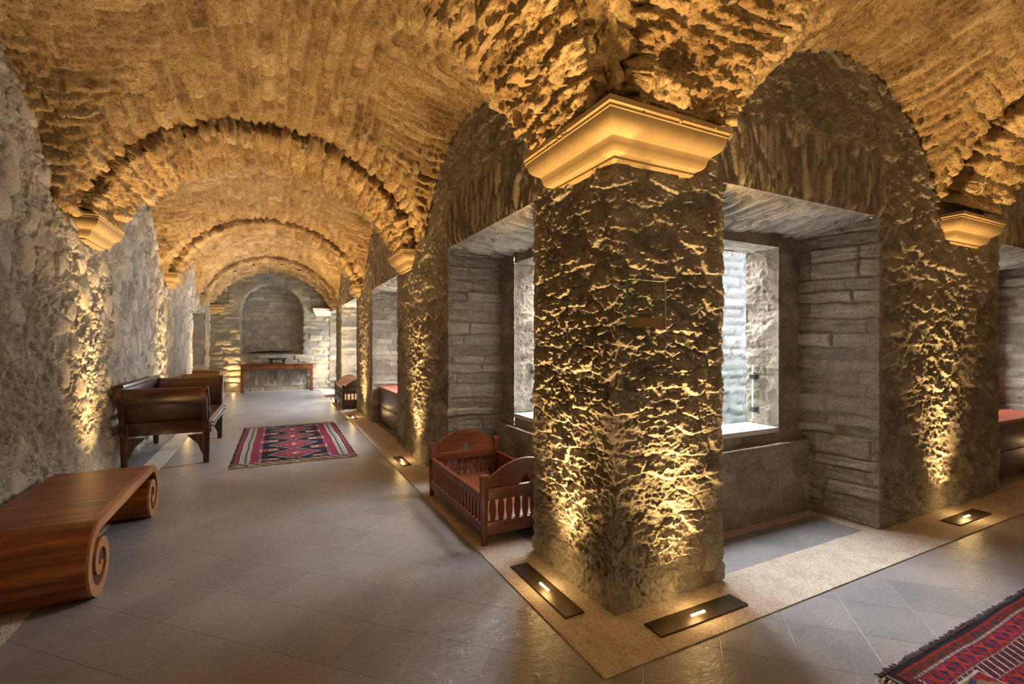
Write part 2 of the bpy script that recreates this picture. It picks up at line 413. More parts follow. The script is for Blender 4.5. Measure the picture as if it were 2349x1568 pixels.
# ------------------------------------------------------------------ object helpers
def empty(name, loc, rz=0):
    o = bpy.data.objects.new(name, None); COL.objects.link(o); o.location = loc; o.rotation_euler = (0, 0, rz)
    o.empty_display_size = .1
    return o
def tag(o, label=None, cat=None, group=None, kind=None):
    if label: o['label'] = label
    if cat: o['category'] = cat
    if group: o['group'] = group
    if kind: o['kind'] = kind
    return o
class MB:
    def __init__(s): s.bm = bmesh.new()
    def box(s, c, d, bev=.004, rot=None, taper=None):
        r = bmesh.ops.create_cube(s.bm, size=1.0)
        vs = r['verts']
        for v in vs:
            if taper and v.co.z < 0: v.co.x *= taper; v.co.y *= taper
            v.co = Vector((v.co.x * d[0], v.co.y * d[1], v.co.z * d[2]))
        es = list({e for v in vs for e in v.link_edges})
        if bev:
            rr = bmesh.ops.bevel(s.bm, geom=es, offset=min(bev, min(d) * .3), segments=2, profile=.6, affect='EDGES')
            vs = list({v for f in rr['faces'] for v in f.verts} | {v for v in vs if v.is_valid})
        for v in vs:
            p = v.co.copy()
            if rot: p = rot @ p
            v.co = p + Vector(c)
        return s
    def bx(s, x0, x1, y0, y1, z0, z1, bev=.004):
        return s.box(((x0 + x1) / 2, (y0 + y1) / 2, (z0 + z1) / 2), (x1 - x0, y1 - y0, z1 - z0), bev)
    def prism(s, poly, axis, a0, a1):
        """closed 2D polygon extruded along an axis; poly in the other two axes in (x,y,z) order"""
        def P(p, a):
            q = list(p); q.insert(axis, a); return q
        n = len(poly)
        A = [s.bm.verts.new(P(p, a0)) for p in poly]; B = [s.bm.verts.new(P(p, a1)) for p in poly]
        for i in range(n): s.bm.faces.new((A[i], A[(i + 1) % n], B[(i + 1) % n], B[i]))
        s.bm.faces.new(A); s.bm.faces.new(B[::-1]); return s
    def ribbon(s, outer, inner, axis, a0, a1):
        """strip between two open 2D lines, extruded (keeps concave shapes clean)"""
        def P(p, a):
            q = list(p); q.insert(axis, a); return q
        n = len(outer)
        g = [[s.bm.verts.new(P(p, a)) for p in ln] for ln in (outer, inner) for a in (a0, a1)]
        o0, o1, i0, i1 = g
        for i in range(n - 1):
            for q in ((o0[i], o0[i + 1], o1[i + 1], o1[i]), (i0[i], i1[i], i1[i + 1], i0[i + 1]), (o0[i], i0[i], i0[i + 1], o0[i + 1]), (o1[i], o1[i + 1], i1[i + 1], i1[i])): s.bm.faces.new(q)
        s.bm.faces.new((o0[0], o1[0], i1[0], i0[0])); s.bm.faces.new((o0[-1], i0[-1], i1[-1], o1[-1])); return s
    def lathe(s, prof, c, seg=10):
        rings = []
        for r, z in prof:
            rings.append([s.bm.verts.new((c[0] + r * math.cos(2 * PI * k / seg), c[1] + r * math.sin(2 * PI * k / seg), c[2] + z)) for k in range(seg)])
        for a, b in zip(rings, rings[1:]):
            for k in range(seg): s.bm.faces.new((a[k], a[(k + 1) % seg], b[(k + 1) % seg], b[k]))
        s.bm.faces.new(rings[0][::-1]); s.bm.faces.new(rings[-1]); return s
    def tube(s, pts, r, seg=8, closed=False):
        pts = [Vector(p) for p in pts]; n = len(pts); rings = []
        for i, p in enumerate(pts):
            a = pts[(i - 1) % n] if closed or i > 0 else p; b = pts[(i + 1) % n] if closed or i < n - 1 else p
            t = (b - a).normalized(); q = t.to_track_quat('Z', 'Y')
            rr = r[i] if isinstance(r, (list, tuple)) else r
            rings.append([s.bm.verts.new(p + q @ Vector((rr * math.cos(2 * PI * k / seg), rr * math.sin(2 * PI * k / seg), 0))) for k in range(seg)])
        for i in range(n if closed else n - 1):
            a = rings[i]; b = rings[(i + 1) % n]
            for k in range(seg): s.bm.faces.new((a[k], a[(k + 1) % seg], b[(k + 1) % seg], b[k]))
        if not closed: s.bm.faces.new(rings[0][::-1]); s.bm.faces.new(rings[-1])
        return s
    def build(s, name, mat, parent=None, ang=35):
        bmesh.ops.recalc_face_normals(s.bm, faces=s.bm.faces)
        me = bpy.data.meshes.new(name); s.bm.to_mesh(me); s.bm.free()
        me.polygons.foreach_set('use_smooth', np.ones(len(me.polygons), bool)); me.set_sharp_from_angle(angle=math.radians(ang))
        me.materials.append(mat)
        o = bpy.data.objects.new(name, me); COL.objects.link(o)
        if parent: o.parent = parent
        return o
def copy_tree(o, parent=None):
    c = o.copy(); COL.objects.link(c)
    if parent: c.parent = parent
    for ch in list(o.children): copy_tree(ch, c)
    return c

# ------------------------------------------------------------------ the place (metres; camera over the origin, galleries along +Y and +X)
XL, XR = -1.66, 1.6725          # gallery one: left wall, window wall
YG = 2.06                       # gallery two: window wall
YS = -1.22                      # gallery two: opposite wall
YE = 16.63                      # end wall of gallery one
XE = 9.8                        # end of gallery two
NT = 2.51                       # niche head height
CX = .036; CY = .42             # gallery centre lines
R_V, ZC = 1.80, 2.0175          # vault circle
R_L, ZL = 1.557, 2.118          # lunette circle
R_I = 1.695                     # rib intrados
HT = 3.95
def barrel(d): return ZC + np.sqrt(np.clip(R_V ** 2 - d * d, 0, None))
def lunette(d): return ZL + np.sqrt(np.clip(R_L ** 2 - d * d, 0, None))

W_ = (0, 0, 1)
def spacing(x, y, lo=.0052): return max(lo, .0022 * math.hypot(x, y))

# walls of the window side: runs of piers, niches with windows, band above
def window_wall(st, org, A, B, Nf, a_start, a_end, niches, pillar_end=None, sfun=lambda a: (a, 1)):
    """org + a*A along the wall, B into the wall; niches: (a0, a1)"""
    org, A, B = np.array(org, float), np.array(A, float), np.array(B, float)
    nA = tuple(-A); pA = tuple(A); nB = tuple(-B)
    P = lambda a, b, z: org + a * A + b * B + np.array((0, 0, z))
    def sp(a):
        p = P(a, 0, 0); return spacing(p[0], p[1])
    wins = []
    cur = a_start
    for (a0, a1) in niches + [(a_end, None)]:
        # pier face
        ed = {}
        if cur != a_start: ed['u0'] = (nA, st_course)
        elif pillar_end: ed['u0'] = pillar_end
        if a1 is not None: ed['u1'] = (pA, st_course)
        st.rect(P(cur, 0, 0), A, W_, a0 - cur, NT, nB, sp((cur + a0) / 2 if cur > 3 else cur), st_rubble, s0=sfun(cur)[0], sdir=sfun(cur)[1], edges=ed)
        if a1 is None: break
        D = .60; spn = sp(a0) * 1.15
        # reveals
        st.rect(P(a0, 0, 0), B, W_, D + .08, NT, pA, spn, st_course, s0=sfun(a0)[0], sdir=sfun(a0)[1], edges={'u0': (nB, st_rubble)})
        st.rect(P(a1, 0, 0), B, W_, D + .08, NT, nA, spn, st_course, s0=sfun(a1)[0], sdir=-sfun(a1)[1], edges={'u0': (nB, st_rubble)},
                bend=lambda p, u, v: p - (u[..., None] * .09) * np.array(A, f32))
        # head, sloping down towards the window
        st.rect(P(a0, 0, NT), A, B, a1 - a0, D + .05, (0, 0, -1), spn, lambda s_, t_: (st_voussoir(s_, t_)[0] * 1.3, st_voussoir(s_, t_)[1], st_voussoir(s_, t_)[2]), s0=a0, edges={'v0': 'fade'},
                bend=lambda p, u, v: p - np.stack([v * 0, v * 0, v * .12], -1))
        # window wall with its opening
        wa0, wa1, wz0, wz1 = a0 + .20, a1 - .36, .74, 2.34
        for (x0, x1, z0, z1, ed) in ((a0, wa0, 0, NT, {'u1': (pA, st_hewn)}), (wa1, a1, 0, NT, {'u0': (nA, st_hewn)}), (wa0, wa1, 0, wz0, {'v1': 'fade'}), (wa0, wa1, wz1, NT, {'v0': 'fade'})):
            st.rect(P(x0, D, z0), A, W_, x1 - x0, z1 - z0, nB, spn, st_parapet, s0=x0, t0=z0, edges=ed)
        for (x, nn, sg) in ((wa0, pA, 1), (wa1, nA, -1)):
            st.rect(P(x, D, wz0), B, W_, .32, wz1 - wz0, nn, spn, st_hewn, s0=x, sdir=sg, t0=wz0, edges={'u0': (nB, st_parapet)})
        st.rect(P(wa0, D, wz1), A, B, wa1 - wa0, .32, (0, 0, -1), spn, st_hewn, s0=wa0, edges={'v0': 'fade'})
        st.rect(P(wa0, D, wz0), A, B, wa1 - wa0, .32, (0, 0, 1), spn * 2, st_parapet, s0=wa0, hscale=.2)
        # parapet in front
        st.rect(P(a0, D - .08, 0), A, W_, a1 - a0, .635, nB, spn, st_parapet, s0=a0 + 9, edges={'v1': ((0, 0, 1), None)})
        st.rect(P(a0, D - .08, .635), A, B, a1 - a0, .09, (0, 0, 1), spn, lambda s_, t_: (st_parapet(s_, t_ * 0 + .635)[0], st_parapet(s_, t_)[1], st_parapet(s_, t_)[2]), s0=a0 + 9, t0=.635, edges={'v0': (nB, None)})
        # outer face strips so no light creeps round the jambs
        for (x0, x1, z0, z1) in ((a0 - .25, wa0, -.1, HT), (wa1, a1 + .25, -.1, HT), (wa0, wa1, -.1, wz0), (wa0, wa1, wz1, HT)):
            st.rect(P(x0, D + .32, z0), A, W_, x1 - x0, z1 - z0, pA, .4, st_parapet, hscale=0)
        wins.append((P, wa0, wa1, wz0, wz1, D))
        cur = a1
    # band above the niche heads, with upright stones over each opening
    def st_band(s_, t_):
        h, to, mo = st_rubble(s_, t_)
        for (a0, a1) in niches:
            lo, hi = sfun(a0)[0], sfun(a0)[0] + sfun(a0)[1] * (a1 - a0)
            lo, hi = min(lo, hi), max(lo, hi)
            w = sstep(lo - .12, lo - .02, s_) * (1 - sstep(hi + .02, hi + .12, s_)) * (1 - sstep(NT + .42, NT + .55, t_ + .06 * fbm(s_ * 5, t_ * 3, 2, 6)))
            h2, t2, m2 = st_voussoir(s_ - .25 * (t_ - NT) * (s_ - (lo + hi) / 2) / (hi - lo), t_)
            h = h * (1 - w) + h2 * w; to = to * (1 - w) + t2 * w; mo = mo * (1 - w) + m2 * w
        for (a0, a1) in niches:
            lo, hi = sorted((sfun(a0)[0], sfun(a0)[0] + sfun(a0)[1] * (a1 - a0)))
            k = sstep(lo - .03, lo + .02, s_) * (1 - sstep(hi - .02, hi + .03, s_)) * (1 - sstep(NT, NT + .05, t_))
            h = h * (1 - k)
        return h, to, mo
    st.rect(P(a_start + .07, .07, NT + .03), A, W_, a_end - a_start - .07, HT - NT - .03, nB, .5, st_parapet, hscale=0)
    c0 = a_start
    for (a0, a1) in niches + [(a_end, None)]:
        st.rect(P(c0 + (.07 if c0 == a_start else .0), .07, 0), A, W_, a0 - c0 - (.07 if c0 == a_start else .0), NT, nB, .5, st_parapet, hscale=0); c0 = a1
    segs = [a_start] + [x for n_ in niches for x in n_] + [a_end]
    for x0, x1 in zip(segs, segs[1:]):
        ed = {'u0': pillar_end} if (x0 == a_start and pillar_end) else {}
        st.rect(P(x0, 0, NT), A, W_, x1 - x0, HT - NT, nB, sp(x0 if x0 < 4 else (x0 + x1) / 2) * 1.1, st_band, s0=sfun(x0)[0], sdir=sfun(x0)[1], t0=NT, edges=ed)
    return wins

NI1 = [(2.965, 4.81), (7.13, 9.12), (11.0, 13.6), (14.78, 16.6)]
NI2 = [(2.523, 4.33), (6.56, 8.45)]
w1 = Stone()
wins1 = window_wall(w1, (XR, 0, 0), (0, 1, 0), (1, 0, 0), (-1, 0, 0), YG, YE, NI1, ((0, -1, 0), None))
w1.build('wall_right', M_RUBBLE)
w2 = Stone()
wins2 = window_wall(w2, (0, YG, 0), (1, 0, 0), (0, 1, 0), (0, -1, 0), XR, XE, NI2, ((-1, 0, 0), None), lambda a: (YG - (a - XR), -1))
w2.build('wall_back', M_RUBBLE)

# left wall: cobbles, with a doorway recess near the far end
DY0, DY1, DH = 13.2, 15.3, 2.3
wl = Stone()
for (y0, y1, spc) in ((-1.3, 3.6, .05), (3.6, 7.0, .010), (7.0, DY0, .020), (DY1, YE + .1, .04)):
    wl.rect((XL, y0, 0), (0, 1, 0), W_, y1 - y0, HT, (1, 0, 0), spc, st_boulder, s0=y0)
wl.rect((XL, DY0, DH), (0, 1, 0), W_, DY1 - DY0, HT - DH, (1, 0, 0), .04, st_boulder, s0=DY0, t0=DH)
wl.rect((XL - .55, DY1, 0), (1, 0, 0), W_, .55, DH, (0, -1, 0), .035, st_course, edges={'u1': 'fade'})
wl.rect((XL - .55, DY0, 0), (0, 1, 0), W_, DY1 - DY0, DH, (1, 0, 0), .06, st_course)
wl.rect((XL - .55, DY0, 0), (1, 0, 0), W_, .55, DH, (0, 1, 0), .06, st_course, edges={'u1': 'fade'})
wl.rect((XL - .55, DY0, DH), (1, 0, 0), (0, 1, 0), .55, DY1 - DY0, (0, 0, -1), .06, st_course)
for (y0, y1, z0, z1) in ((-1.4, DY0 - .05, 0, HT), (DY1 + .05, YE + .3, 0, HT), (DY0 - .1, DY1 + .1, DH + .05, HT)):
    wl.rect((XL - .05, y0, z0), (0, 1, 0), W_, y1 - y0, z1 - z0, (1, 0, 0), .5, st_course, hscale=0)
wl.rect((XL - .62, DY0 - .3, -.1), (0, 1, 0), W_, DY1 - DY0 + .6, DH + .3, (1, 0, 0), .5, st_course, hscale=0)
wl.build('wall_left', M_BOULD)

# end wall with blind arch
we = Stone()
sp_e = .028
nu, nv = int((XR - XL + .2) / sp_e), int(HT / sp_e)
u, v = np.meshgrid(np.linspace(XL - .1, XR + .1, nu, dtype=f32), np.linspace(0, HT, nv, dtype=f32))
h, to, mo = st_end(u, v)
jit = .012 * fbm(u * 12, v * 12, 2, 5)
ins = ((np.abs(u) < .865 + jit) & (v > 1.14 + jit) & (v < 2.46)) | ((np.hypot(u, v - 2.46) < .865 + jit) & (v >= 2.46))
h2, t2, m2 = bricks(u, v, .34, .13, 76, .03)
k2 = sstep(0, .025, h2)
h = np.where(ins, -.42 + k2 * (.01 + .03 * t2) + .012 * fbm(u * 7, v * 9, 3, 77), h)
to = np.where(ins, .45 * t2 + .25 + .25 * fbm(u * 6, v * 8, 3, 78), to); mo = np.where(ins, 1 - k2, mo)
we.grid(np.stack([u, YE - h, v], -1), to, mo)
we.build('wall_end', M_END)

# walls that close the place behind and beside the camera, with a wide doorway behind it
wf = Stone()
wf.rect((XL - .1, YS, 0), (1, 0, 0), W_, XE - XL + .2, HT, (0, 1, 0), .06, st_boulder)
wf.rect((XE, YS, 0), (0, 1, 0), W_, YG - YS, HT, (-1, 0, 0), .05, st_boulder)
wf.build('wall_front', M_BOULD)

# vaults
RIBS1 = [(2.26, .46), (6.215, .55), (10.43, .55), (14.67, .52)]
SKEW = .098
RIBS2 = [(2.03, .45), (5.75, .5)]
vault = Stone()
Z0 = 2.70
def vault_patch(Px, Py, Bd, Ld, lower=0., flip=False, bigstone=None):
    """Px, Py grids; Bd distance from the barrel axis, Ld distance from the lunette axis (None: plain barrel)"""
    b = np.clip(barrel(Bd) - lower - Z0, 0, None)
    l = np.clip(lunette(Ld) - Z0, 0, None) if Ld is not None else b * 0
    if isinstance(lower, str): pass
    z = Z0 + np.power(b ** 4 + l ** 4 + 1e-8, .25)
    P = np.stack([Px, Py, z], -1)
    du = np.gradient(P, axis=1); dv = np.gradient(P, axis=0)
    n = np.cross(du, dv); n /= np.linalg.norm(n, axis=-1, keepdims=True) + 1e-9
    n *= -np.sign(n[..., 2:3] + 1e-9)
    along_b, along_l = (Py, Px) if not flip else (Px, Py)
    arcb = R_V * np.arcsin(np.clip(Bd / R_V, -1, 1))
    hb, tb, mb = st_tuff(along_b, arcb)
    if Ld is not None:
        arcl = R_L * np.arcsin(np.clip(Ld / R_L, -1, 1))
        hl, tl, ml = st_tuff(along_l + 31, arcl + 17, .34, .10, 191)
        w = sstep(-.05, .05, l - b + .05 * fbm(Px * 3, Py * 3, 3, 9) - .02)
        hb = hb * (1 - w) + hl * w; tb = tb * (1 - w) + tl * w; mb = mb * (1 - w) + ml * w
    P = P + hb[..., None] * n
    vault.grid(P, tb, mb)
def lin(a, b, n): return np.linspace(a, b, n, dtype=f32)
# gallery-one bays
th = lin(-1.24, 1.24, 1)
def xs(sp_):
    a = 1.0; n = int(2 * 1.74 / sp_ * 1.15)
    t = lin(-1.37, 1.37, n)
    return CX + R_V * np.sin(t)
for i, spc, lc in ((0, .015, 4.10), (1, .025, 8.36), (2, .038, 12.58)):
    X = xs(spc); ya, yb = RIBS1[i][0], RIBS1[i + 1][0]
    T, XX = np.meshgrid(lin(0, 1, int((yb - ya) / spc)), X, indexing='ij')
    YY = ya + (yb - ya) * T + SKEW * (XX - CX)
    vault_patch(XX, YY, XX - CX, YY - lc - SKEW * (XX - CX))
X = xs(.035); T, XX = np.meshgrid(lin(0, 1, 60), X, indexing='ij')
YY = RIBS1[3][0] + SKEW * (XX - CX) * (1 - T) + (YE + .12 - RIBS1[3][0]) * T
vault_patch(XX, YY, XX - CX, None, .12)
# corner bay over the camera (two barrels crossing)
XX, YY = np.meshgrid(lin(XL - .08, RIBS2[0][0], int((RIBS2[0][0] - XL) / .016)), lin(YS - .08, 2.45, int((2.45 - YS) / .016)), indexing='xy')
def cross_patch():
    b = np.clip(barrel(XX - CX) - Z0, 0, None) * (np.abs(XX - CX) < R_V); l = np.clip(barrel(YY - CY) - Z0, 0, None) * (np.abs(YY - CY) < R_V)
    z = Z0 + np.power(b ** 5 + l ** 5 + 1e-8, .2)
    P = np.stack([XX, YY, z], -1)
    n = np.cross(np.gradient(P, axis=1), np.gradient(P, axis=0)); n /= np.linalg.norm(n, axis=-1, keepdims=True); n *= -np.sign(n[..., 2:3])
    h1, t1, m1 = st_tuff(YY, R_V * np.arcsin(np.clip((XX - CX) / R_V, -1, 1))); h2_, t2_, m2_ = st_tuff(XX + 31, R_V * np.arcsin(np.clip((YY - CY) / R_V, -1, 1)) + 17, .3, .12, 191)
    w = sstep(-.05, .05, l - b)
    vault.grid(P + (h1 * (1 - w) + h2_ * w)[..., None] * n * 1.2, t1 * (1 - w) + t2_ * w, m1 * (1 - w) + m2_ * w)
cross_patch()
# gallery-two bays
for (xa, xb, lc, spc) in ((RIBS2[0][0], RIBS2[1][0], 3.88, .016), (RIBS2[1][0], XE + .1, 7.75, .03)):
    t = lin(-1.37, 1.37, int(3.48 / spc * 1.15)); Yv = CY + R_V * np.sin(t)
    XX, YY = np.meshgrid(lin(xa, xb, int((xb - xa) / spc)), Yv, indexing='xy')
    vault_patch(XX, YY, YY - CY, XX - lc, flip=True)
vault.build('ceiling', M_TUFF)

# ribs: coarse blocks, springing from the capitals
def rib(name, centre, hw, axis, spc):
    st = Stone()
    ths = lin(-1.14, 1.14, int(2.28 * R_I / spc))
    cr = []                                   # (radius, offset along the gallery)
    for r in lin(R_V + .10, R_I, 8): cr.append((r, -hw))
    for o in lin(-hw, hw, int(2 * hw / spc))[1:-1]: cr.append((R_I, o))
    for r in lin(R_I, R_V + .10, 8): cr.append((r, hw))
    r = np.array([c[0] for c in cr], f32); off = np.array([c[1] for c in cr], f32)
    arc = np.concatenate([[0], np.cumsum(np.hypot(np.diff(r), np.diff(off)))]).astype(f32)
    TH, RR = np.meshgrid(ths, r, indexing='ij'); OF = np.broadcast_to(off, TH.shape) * (1 - .30 * sstep(.72, 1.12, np.abs(TH))); AR = np.broadcast_to(arc, TH.shape)
    x = RR * np.sin(TH); z = ZC + RR * np.cos(TH)
    if axis == 1: P = np.stack([CX + x, centre + OF + SKEW * x, z], -1)
    else: P = np.stack([centre + OF, CY + x, z], -1)
    n = np.cross(np.gradient(P, axis=1), np.gradient(P, axis=0)); n /= np.linalg.norm(n, axis=-1, keepdims=True) + 1e-9
    inward = np.stack([-np.sin(TH), TH * 0, -np.cos(TH)], -1) if axis == 1 else np.stack([TH * 0, -np.sin(TH), -np.cos(TH)], -1)
    mid = np.argmin(np.abs(off)); sg = np.sign((n[:, mid] * inward[:, mid]).sum(-1)).mean()
    n *= np.sign(sg)
    h, to, mo = st_tuff(AR * 1.0 + centre * 3, TH * R_I, .30, .17, 301 + int(centre * 10))
    st.grid(P + (h * (1.5 if spc < .02 else 1.0) + .012 * fbm(AR * 3, TH * 4, 2, 8))[..., None] * n, to, mo)
    return st.build(name, M_TUFF)
for i, (c, hw) in enumerate(RIBS1): rib('trim_%d' % (i + 1), c, hw, 1, (.012, .018, .026, .035)[i])
for i, (c, hw) in enumerate(RIBS2): rib('trim_%d' % (i + 5), c, hw, 0, (.012, .018)[i])

# floor
fl = MB(); fl.bx(-2.4, 2.58, -1.55, 17.15, -.12, 0, 0); fl.bx(2.58, XE + .15, -1.55, 2.97, -.12, 0, 0); o = fl.build('floor', M_FLOOR); tag(o, kind='structure')
gv = MB()
gz = .006
gv.prism([(1.3185, 1.6965), (XE, 1.6965), (XE, YG + .05), (XR + .05, YG + .05), (XR + .05, YE), (1.3185, YE)], 2, -.01, gz)
gv.bx(-1.41, -1.20, -1.2, YE, -.01, gz, 0)
gv.bx(-1.20, 1.3185, YE - .2, YE + .02, -.01, gz, 0)
for (a0, a1) in NI1[:1] + NI1[2:3]:
    gv.bx(XR + .05, XR + .43, a0 - .05, a0 + .06, -.01, gz + .0004, 0); gv.bx(XR + .05, XR + .43, a1 - .14, a1 + .05, -.01, gz + .0004, 0); gv.bx(XR + .425, XR + .6, a0 - .05, a1 + .05, -.011, gz + .0008, 0)
for (a0, a1) in NI2[:1]:
    gv.bx(a0 - .05, a0 + .06, YG + .05, YG + .45, -.01, gz + .0004, 0); gv.bx(a1 - .14, a1 + .05, YG + .05, YG + .45, -.01, gz + .0004, 0); gv.bx(a0 - .05, a1 + .05, YG + .445, YG + .6, -.011, gz + .0008, 0)
o = gv.build('gravel_strip', M_GRAVEL); tag(o, 'beige bonded gravel strip set in the slate floor along the walls', 'gravel strip', kind='structure')

# windows: sill slab, glass guard with clamps
def window(n, W, guard=True):
    P, wa0, wa1, wz0, wz1, D = W
    e = empty('window_%d' % n, tuple(P((wa0 + wa1) / 2, D + .16, wz0))); tag(e, kind='structure')
    base = np.array(e.location)
    def bx(mb, a0, a1, b0, b1, z0, z1, bev=.003):
        p, q = P(a0, b0, z0) - base, P(a1, b1, z1) - base
        lo, hi = np.minimum(p, q), np.maximum(p, q)
        mb.bx(lo[0], hi[0], lo[1], hi[1], lo[2], hi[2], bev)
    m = MB(); bx(m, wa0 + .01, wa1 - .01, D - .01, D + .30, wz0 - .02, wz0 + .022, .006); m.build('sill', M_SILL, e)
    if guard:
        m = MB(); bx(m, wa0 + .04, wa1 - .045, D + .215, D + .227, wz0 + .07, wz0 + .56, 0); m.build('glass_pane', M_GLASS, e)
        m = MB(); bx(m, wa1 - .047, wa1 - .0445, D + .214, D + .228, wz0 + .07, wz0 + .56, 0); m.build('pane_edge', M_GEDGEW, e)
        for a in (wa0 + .03, wa1 - .035):
            for z in (wz0 + .15, wz0 + .45):
                m = MB(); bx(m, a - .028, a + .028, D + .19, D + .25, z - .022, z + .022, .008); m.build('clamp', M_CLAMP, e)
k = 1
for W in wins1 + wins2:
    window(k, W); k += 1

# courtyard seen through the windows
cy = Stone()
cy.rect((4.6, 6.1, -.5), (1, 0, 0), W_, 9.4, 7.0, (0, -1, 0), .05, st_white)
cy.rect((14, -3, -.5), (0, 1, 0), W_, 24, 7.0, (-1, 0, 0), .12, st_white)
cy.build('wall_outside', M_WHITE)
g = MB(); g.bx(4.4, 14, 4.3, 6.3, 4.1, 4.3, .02); o = g.build('shade_slab', simple('shade_slab_boards', (.30, .27, .23), .8, .2, var=.1)); tag(o, kind='structure')  # unseen overhang added to shade the courtyard wall from the sky
g = MB(); g.bx(2.56, 18, 2.98, 24, -.3, -.12, 0); o = g.build('courtyard_ground', simple('courtyard_paving', (.42, .42, .41), .8, .2, var=.1)); tag(o, kind='structure')

# unseen cover and outer sheets, added to keep sky light from leaking in
rs = MB(); rs.bx(-2.42, 2.585, -1.6, 17.2, 3.97, 4.10, 0); rs.bx(2.585, XE + .2, -1.6, 2.975, 3.97, 4.10, 0)
o = rs.build('sealing_roof', simple('sealing_roof_grey', (.25, .23, .20), .9, .2)); tag(o, kind='structure')
ow = MB(); ow.bx(-2.42, -2.36, -1.6, 17.2, -.12, 3.97, 0); ow.bx(-2.36, 2.585, 17.12, 17.2, -.12, 3.97, 0); ow.bx(-2.36, XE + .2, -1.6, -1.54, -.12, 3.97, 0); ow.bx(XE + .14, XE + .2, -1.54, 2.975, -.12, 3.97, 0)
o = ow.build('sealing_wall', simple('sealing_wall_grey', (.35, .33, .29), .9, .2)); tag(o, kind='structure')

# ------------------------------------------------------------------ capitals
CP = [(.10, 0), (.18, .05), (.18, .10), (.23, .115), (.37, .15), (.44, .21), (.475, .28), (.49, .34), (.53, .40), (.62, .44), (.74, .49), (.83, .56), (.88, .65), (.895, .74), (.90, .80), (.94, .81), (.94, .86), (.97, .875), (1, .89), (1, 1)]
CZ0, CZ1, CPR = 2.4825, 2.742, .176
def capital(name, polyfun, mat, label, z0=CZ0, z1=CZ1, pr=CPR, group='stone capitals under the vault ribs'):
    bm = bmesh.new()
    rings = []
    for (p, q) in CP:
        pts = polyfun(p * pr)
        rings.append([bm.verts.new((x, y, z0 + q * (z1 - z0))) for x, y in pts])
    for a, b in zip(rings, rings[1:]):
        for i in range(len(a) - 1): bm.faces.new((a[i], a[i + 1], b[i + 1], b[i]))
    bm.faces.new(rings[-1]); bm.faces.new(rings[0][::-1])
    m = MB(); m.bm.free(); m.bm = bm
    o = m.build(name, mat, None, 28)
    tag(o, label, 'capital', group); return o
def cap_wall(x, sgn, y0, y1):      # on a wall x = const, projecting along sgn
    e = .05
    return lambda p: [(x - sgn * e, y0 - p), (x + sgn * p, y0 - p), (x + sgn * p, y1 + p), (x - sgn * e, y1 + p)]
def cap_wall_y(y, x0, x1):         # on a wall y = const, projecting to -y
    return lambda p: [(x0 - p, y + .05), (x0 - p, y - p), (x1 + p, y - p), (x1 + p, y + .05)]
capital('stone_capital', lambda p: [(XR + .05, 2.62 + p), (XR - p, 2.62 + p), (XR - p, YG - p), (2.205 + p, YG - p), (2.205 + p, YG + .05)], M_CAP,
        'large moulded stone capital wrapping the corner of the front pillar')
for i, yc in enumerate((6.54, 10.72, 14.94)):
    capital('stone_capital', cap_wall(XR, -1, yc - .264, yc + .264), M_CAP,
            ['golden stone capital on the right-hand pier just beyond the cot', 'golden stone capital on the pier between the long chest and the dark far cot', 'small golden stone capital on the last pier before the end wall'][i])
for i, yc in enumerate((6.22, 10.42, 14.70)):
    capital('stone_capital', cap_wall(XL + .02, 1, yc - .264, yc + .264), M_CAP,
            ['golden stone capital on the left wall, closest above the scroll bench', 'golden stone capital on the left wall above the second pool of light, past the daybed', 'small golden stone capital on the left wall next to the doorway recess'][i])
capital('stone_capital', cap_wall_y(YG, 5.48, 6.0), M_CAP, 'golden stone capital on the far right pier beside the second window niche', 2.40, 2.64)
capital('stone_capital', lambda p: [(XL - .03, YE - .10 - p), (XL + .30 + p, YE - .10 - p), (XL + .30 + p, YE + .05), (XL - .03, YE + .05)], M_CAP, 'small stone capital in the left corner of the end wall', 2.42, 2.64, .1)
capital('stone_capital', lambda p: [(XR - .42 - p, YE + .05), (XR - .42 - p, YE - .10 - p), (XR + .03, YE - .10 - p), (XR + .03, YE + .05)], M_CAP_DAY, 'daylit stone capital in the right corner of the end wall', 2.38, 2.62, .1)

# ------------------------------------------------------------------ recessed floor lights
def led_plate(x, y, along, ln, wd, label, proto=[None]):
    root = empty('floor_light', (x, y, gz), 0 if along == 'x' else PI / 2)
    p = MB(); p.box((0, 0, .003), (ln, wd, .012), .002); p.build('plate', M_STEEL, root)
    for k_ in range(5):
        d = MB(); d.lathe([(.009, 0), (.009, .003), (.006, .005)], ((k_ - 2) * .022, 0, .009), 12); d.build('lamp_lens', M_LED, root)
    tag(root, label, 'floor light', 'recessed floor lights in the gravel')
    return root
WARM = (1.0, .63, .25)
def spot(loc, tgt, watt, size, blend=.5, col=WARM, r=.03):
    l = bpy.data.lights.new('uplight', 'SPOT'); l.energy = watt; l.spot_size = math.radians(size); l.spot_blend = blend; l.color = col; l.shadow_soft_size = r
    o = bpy.data.objects.new('uplight', l); COL.objects.link(o); o.location = loc
    o.rotation_euler = (Vector(tgt) - Vector(loc)).to_track_quat('-Z', 'Y').to_euler(); return o
W_MAIN, W_THROW, W_WIDE = 125, 310, 200
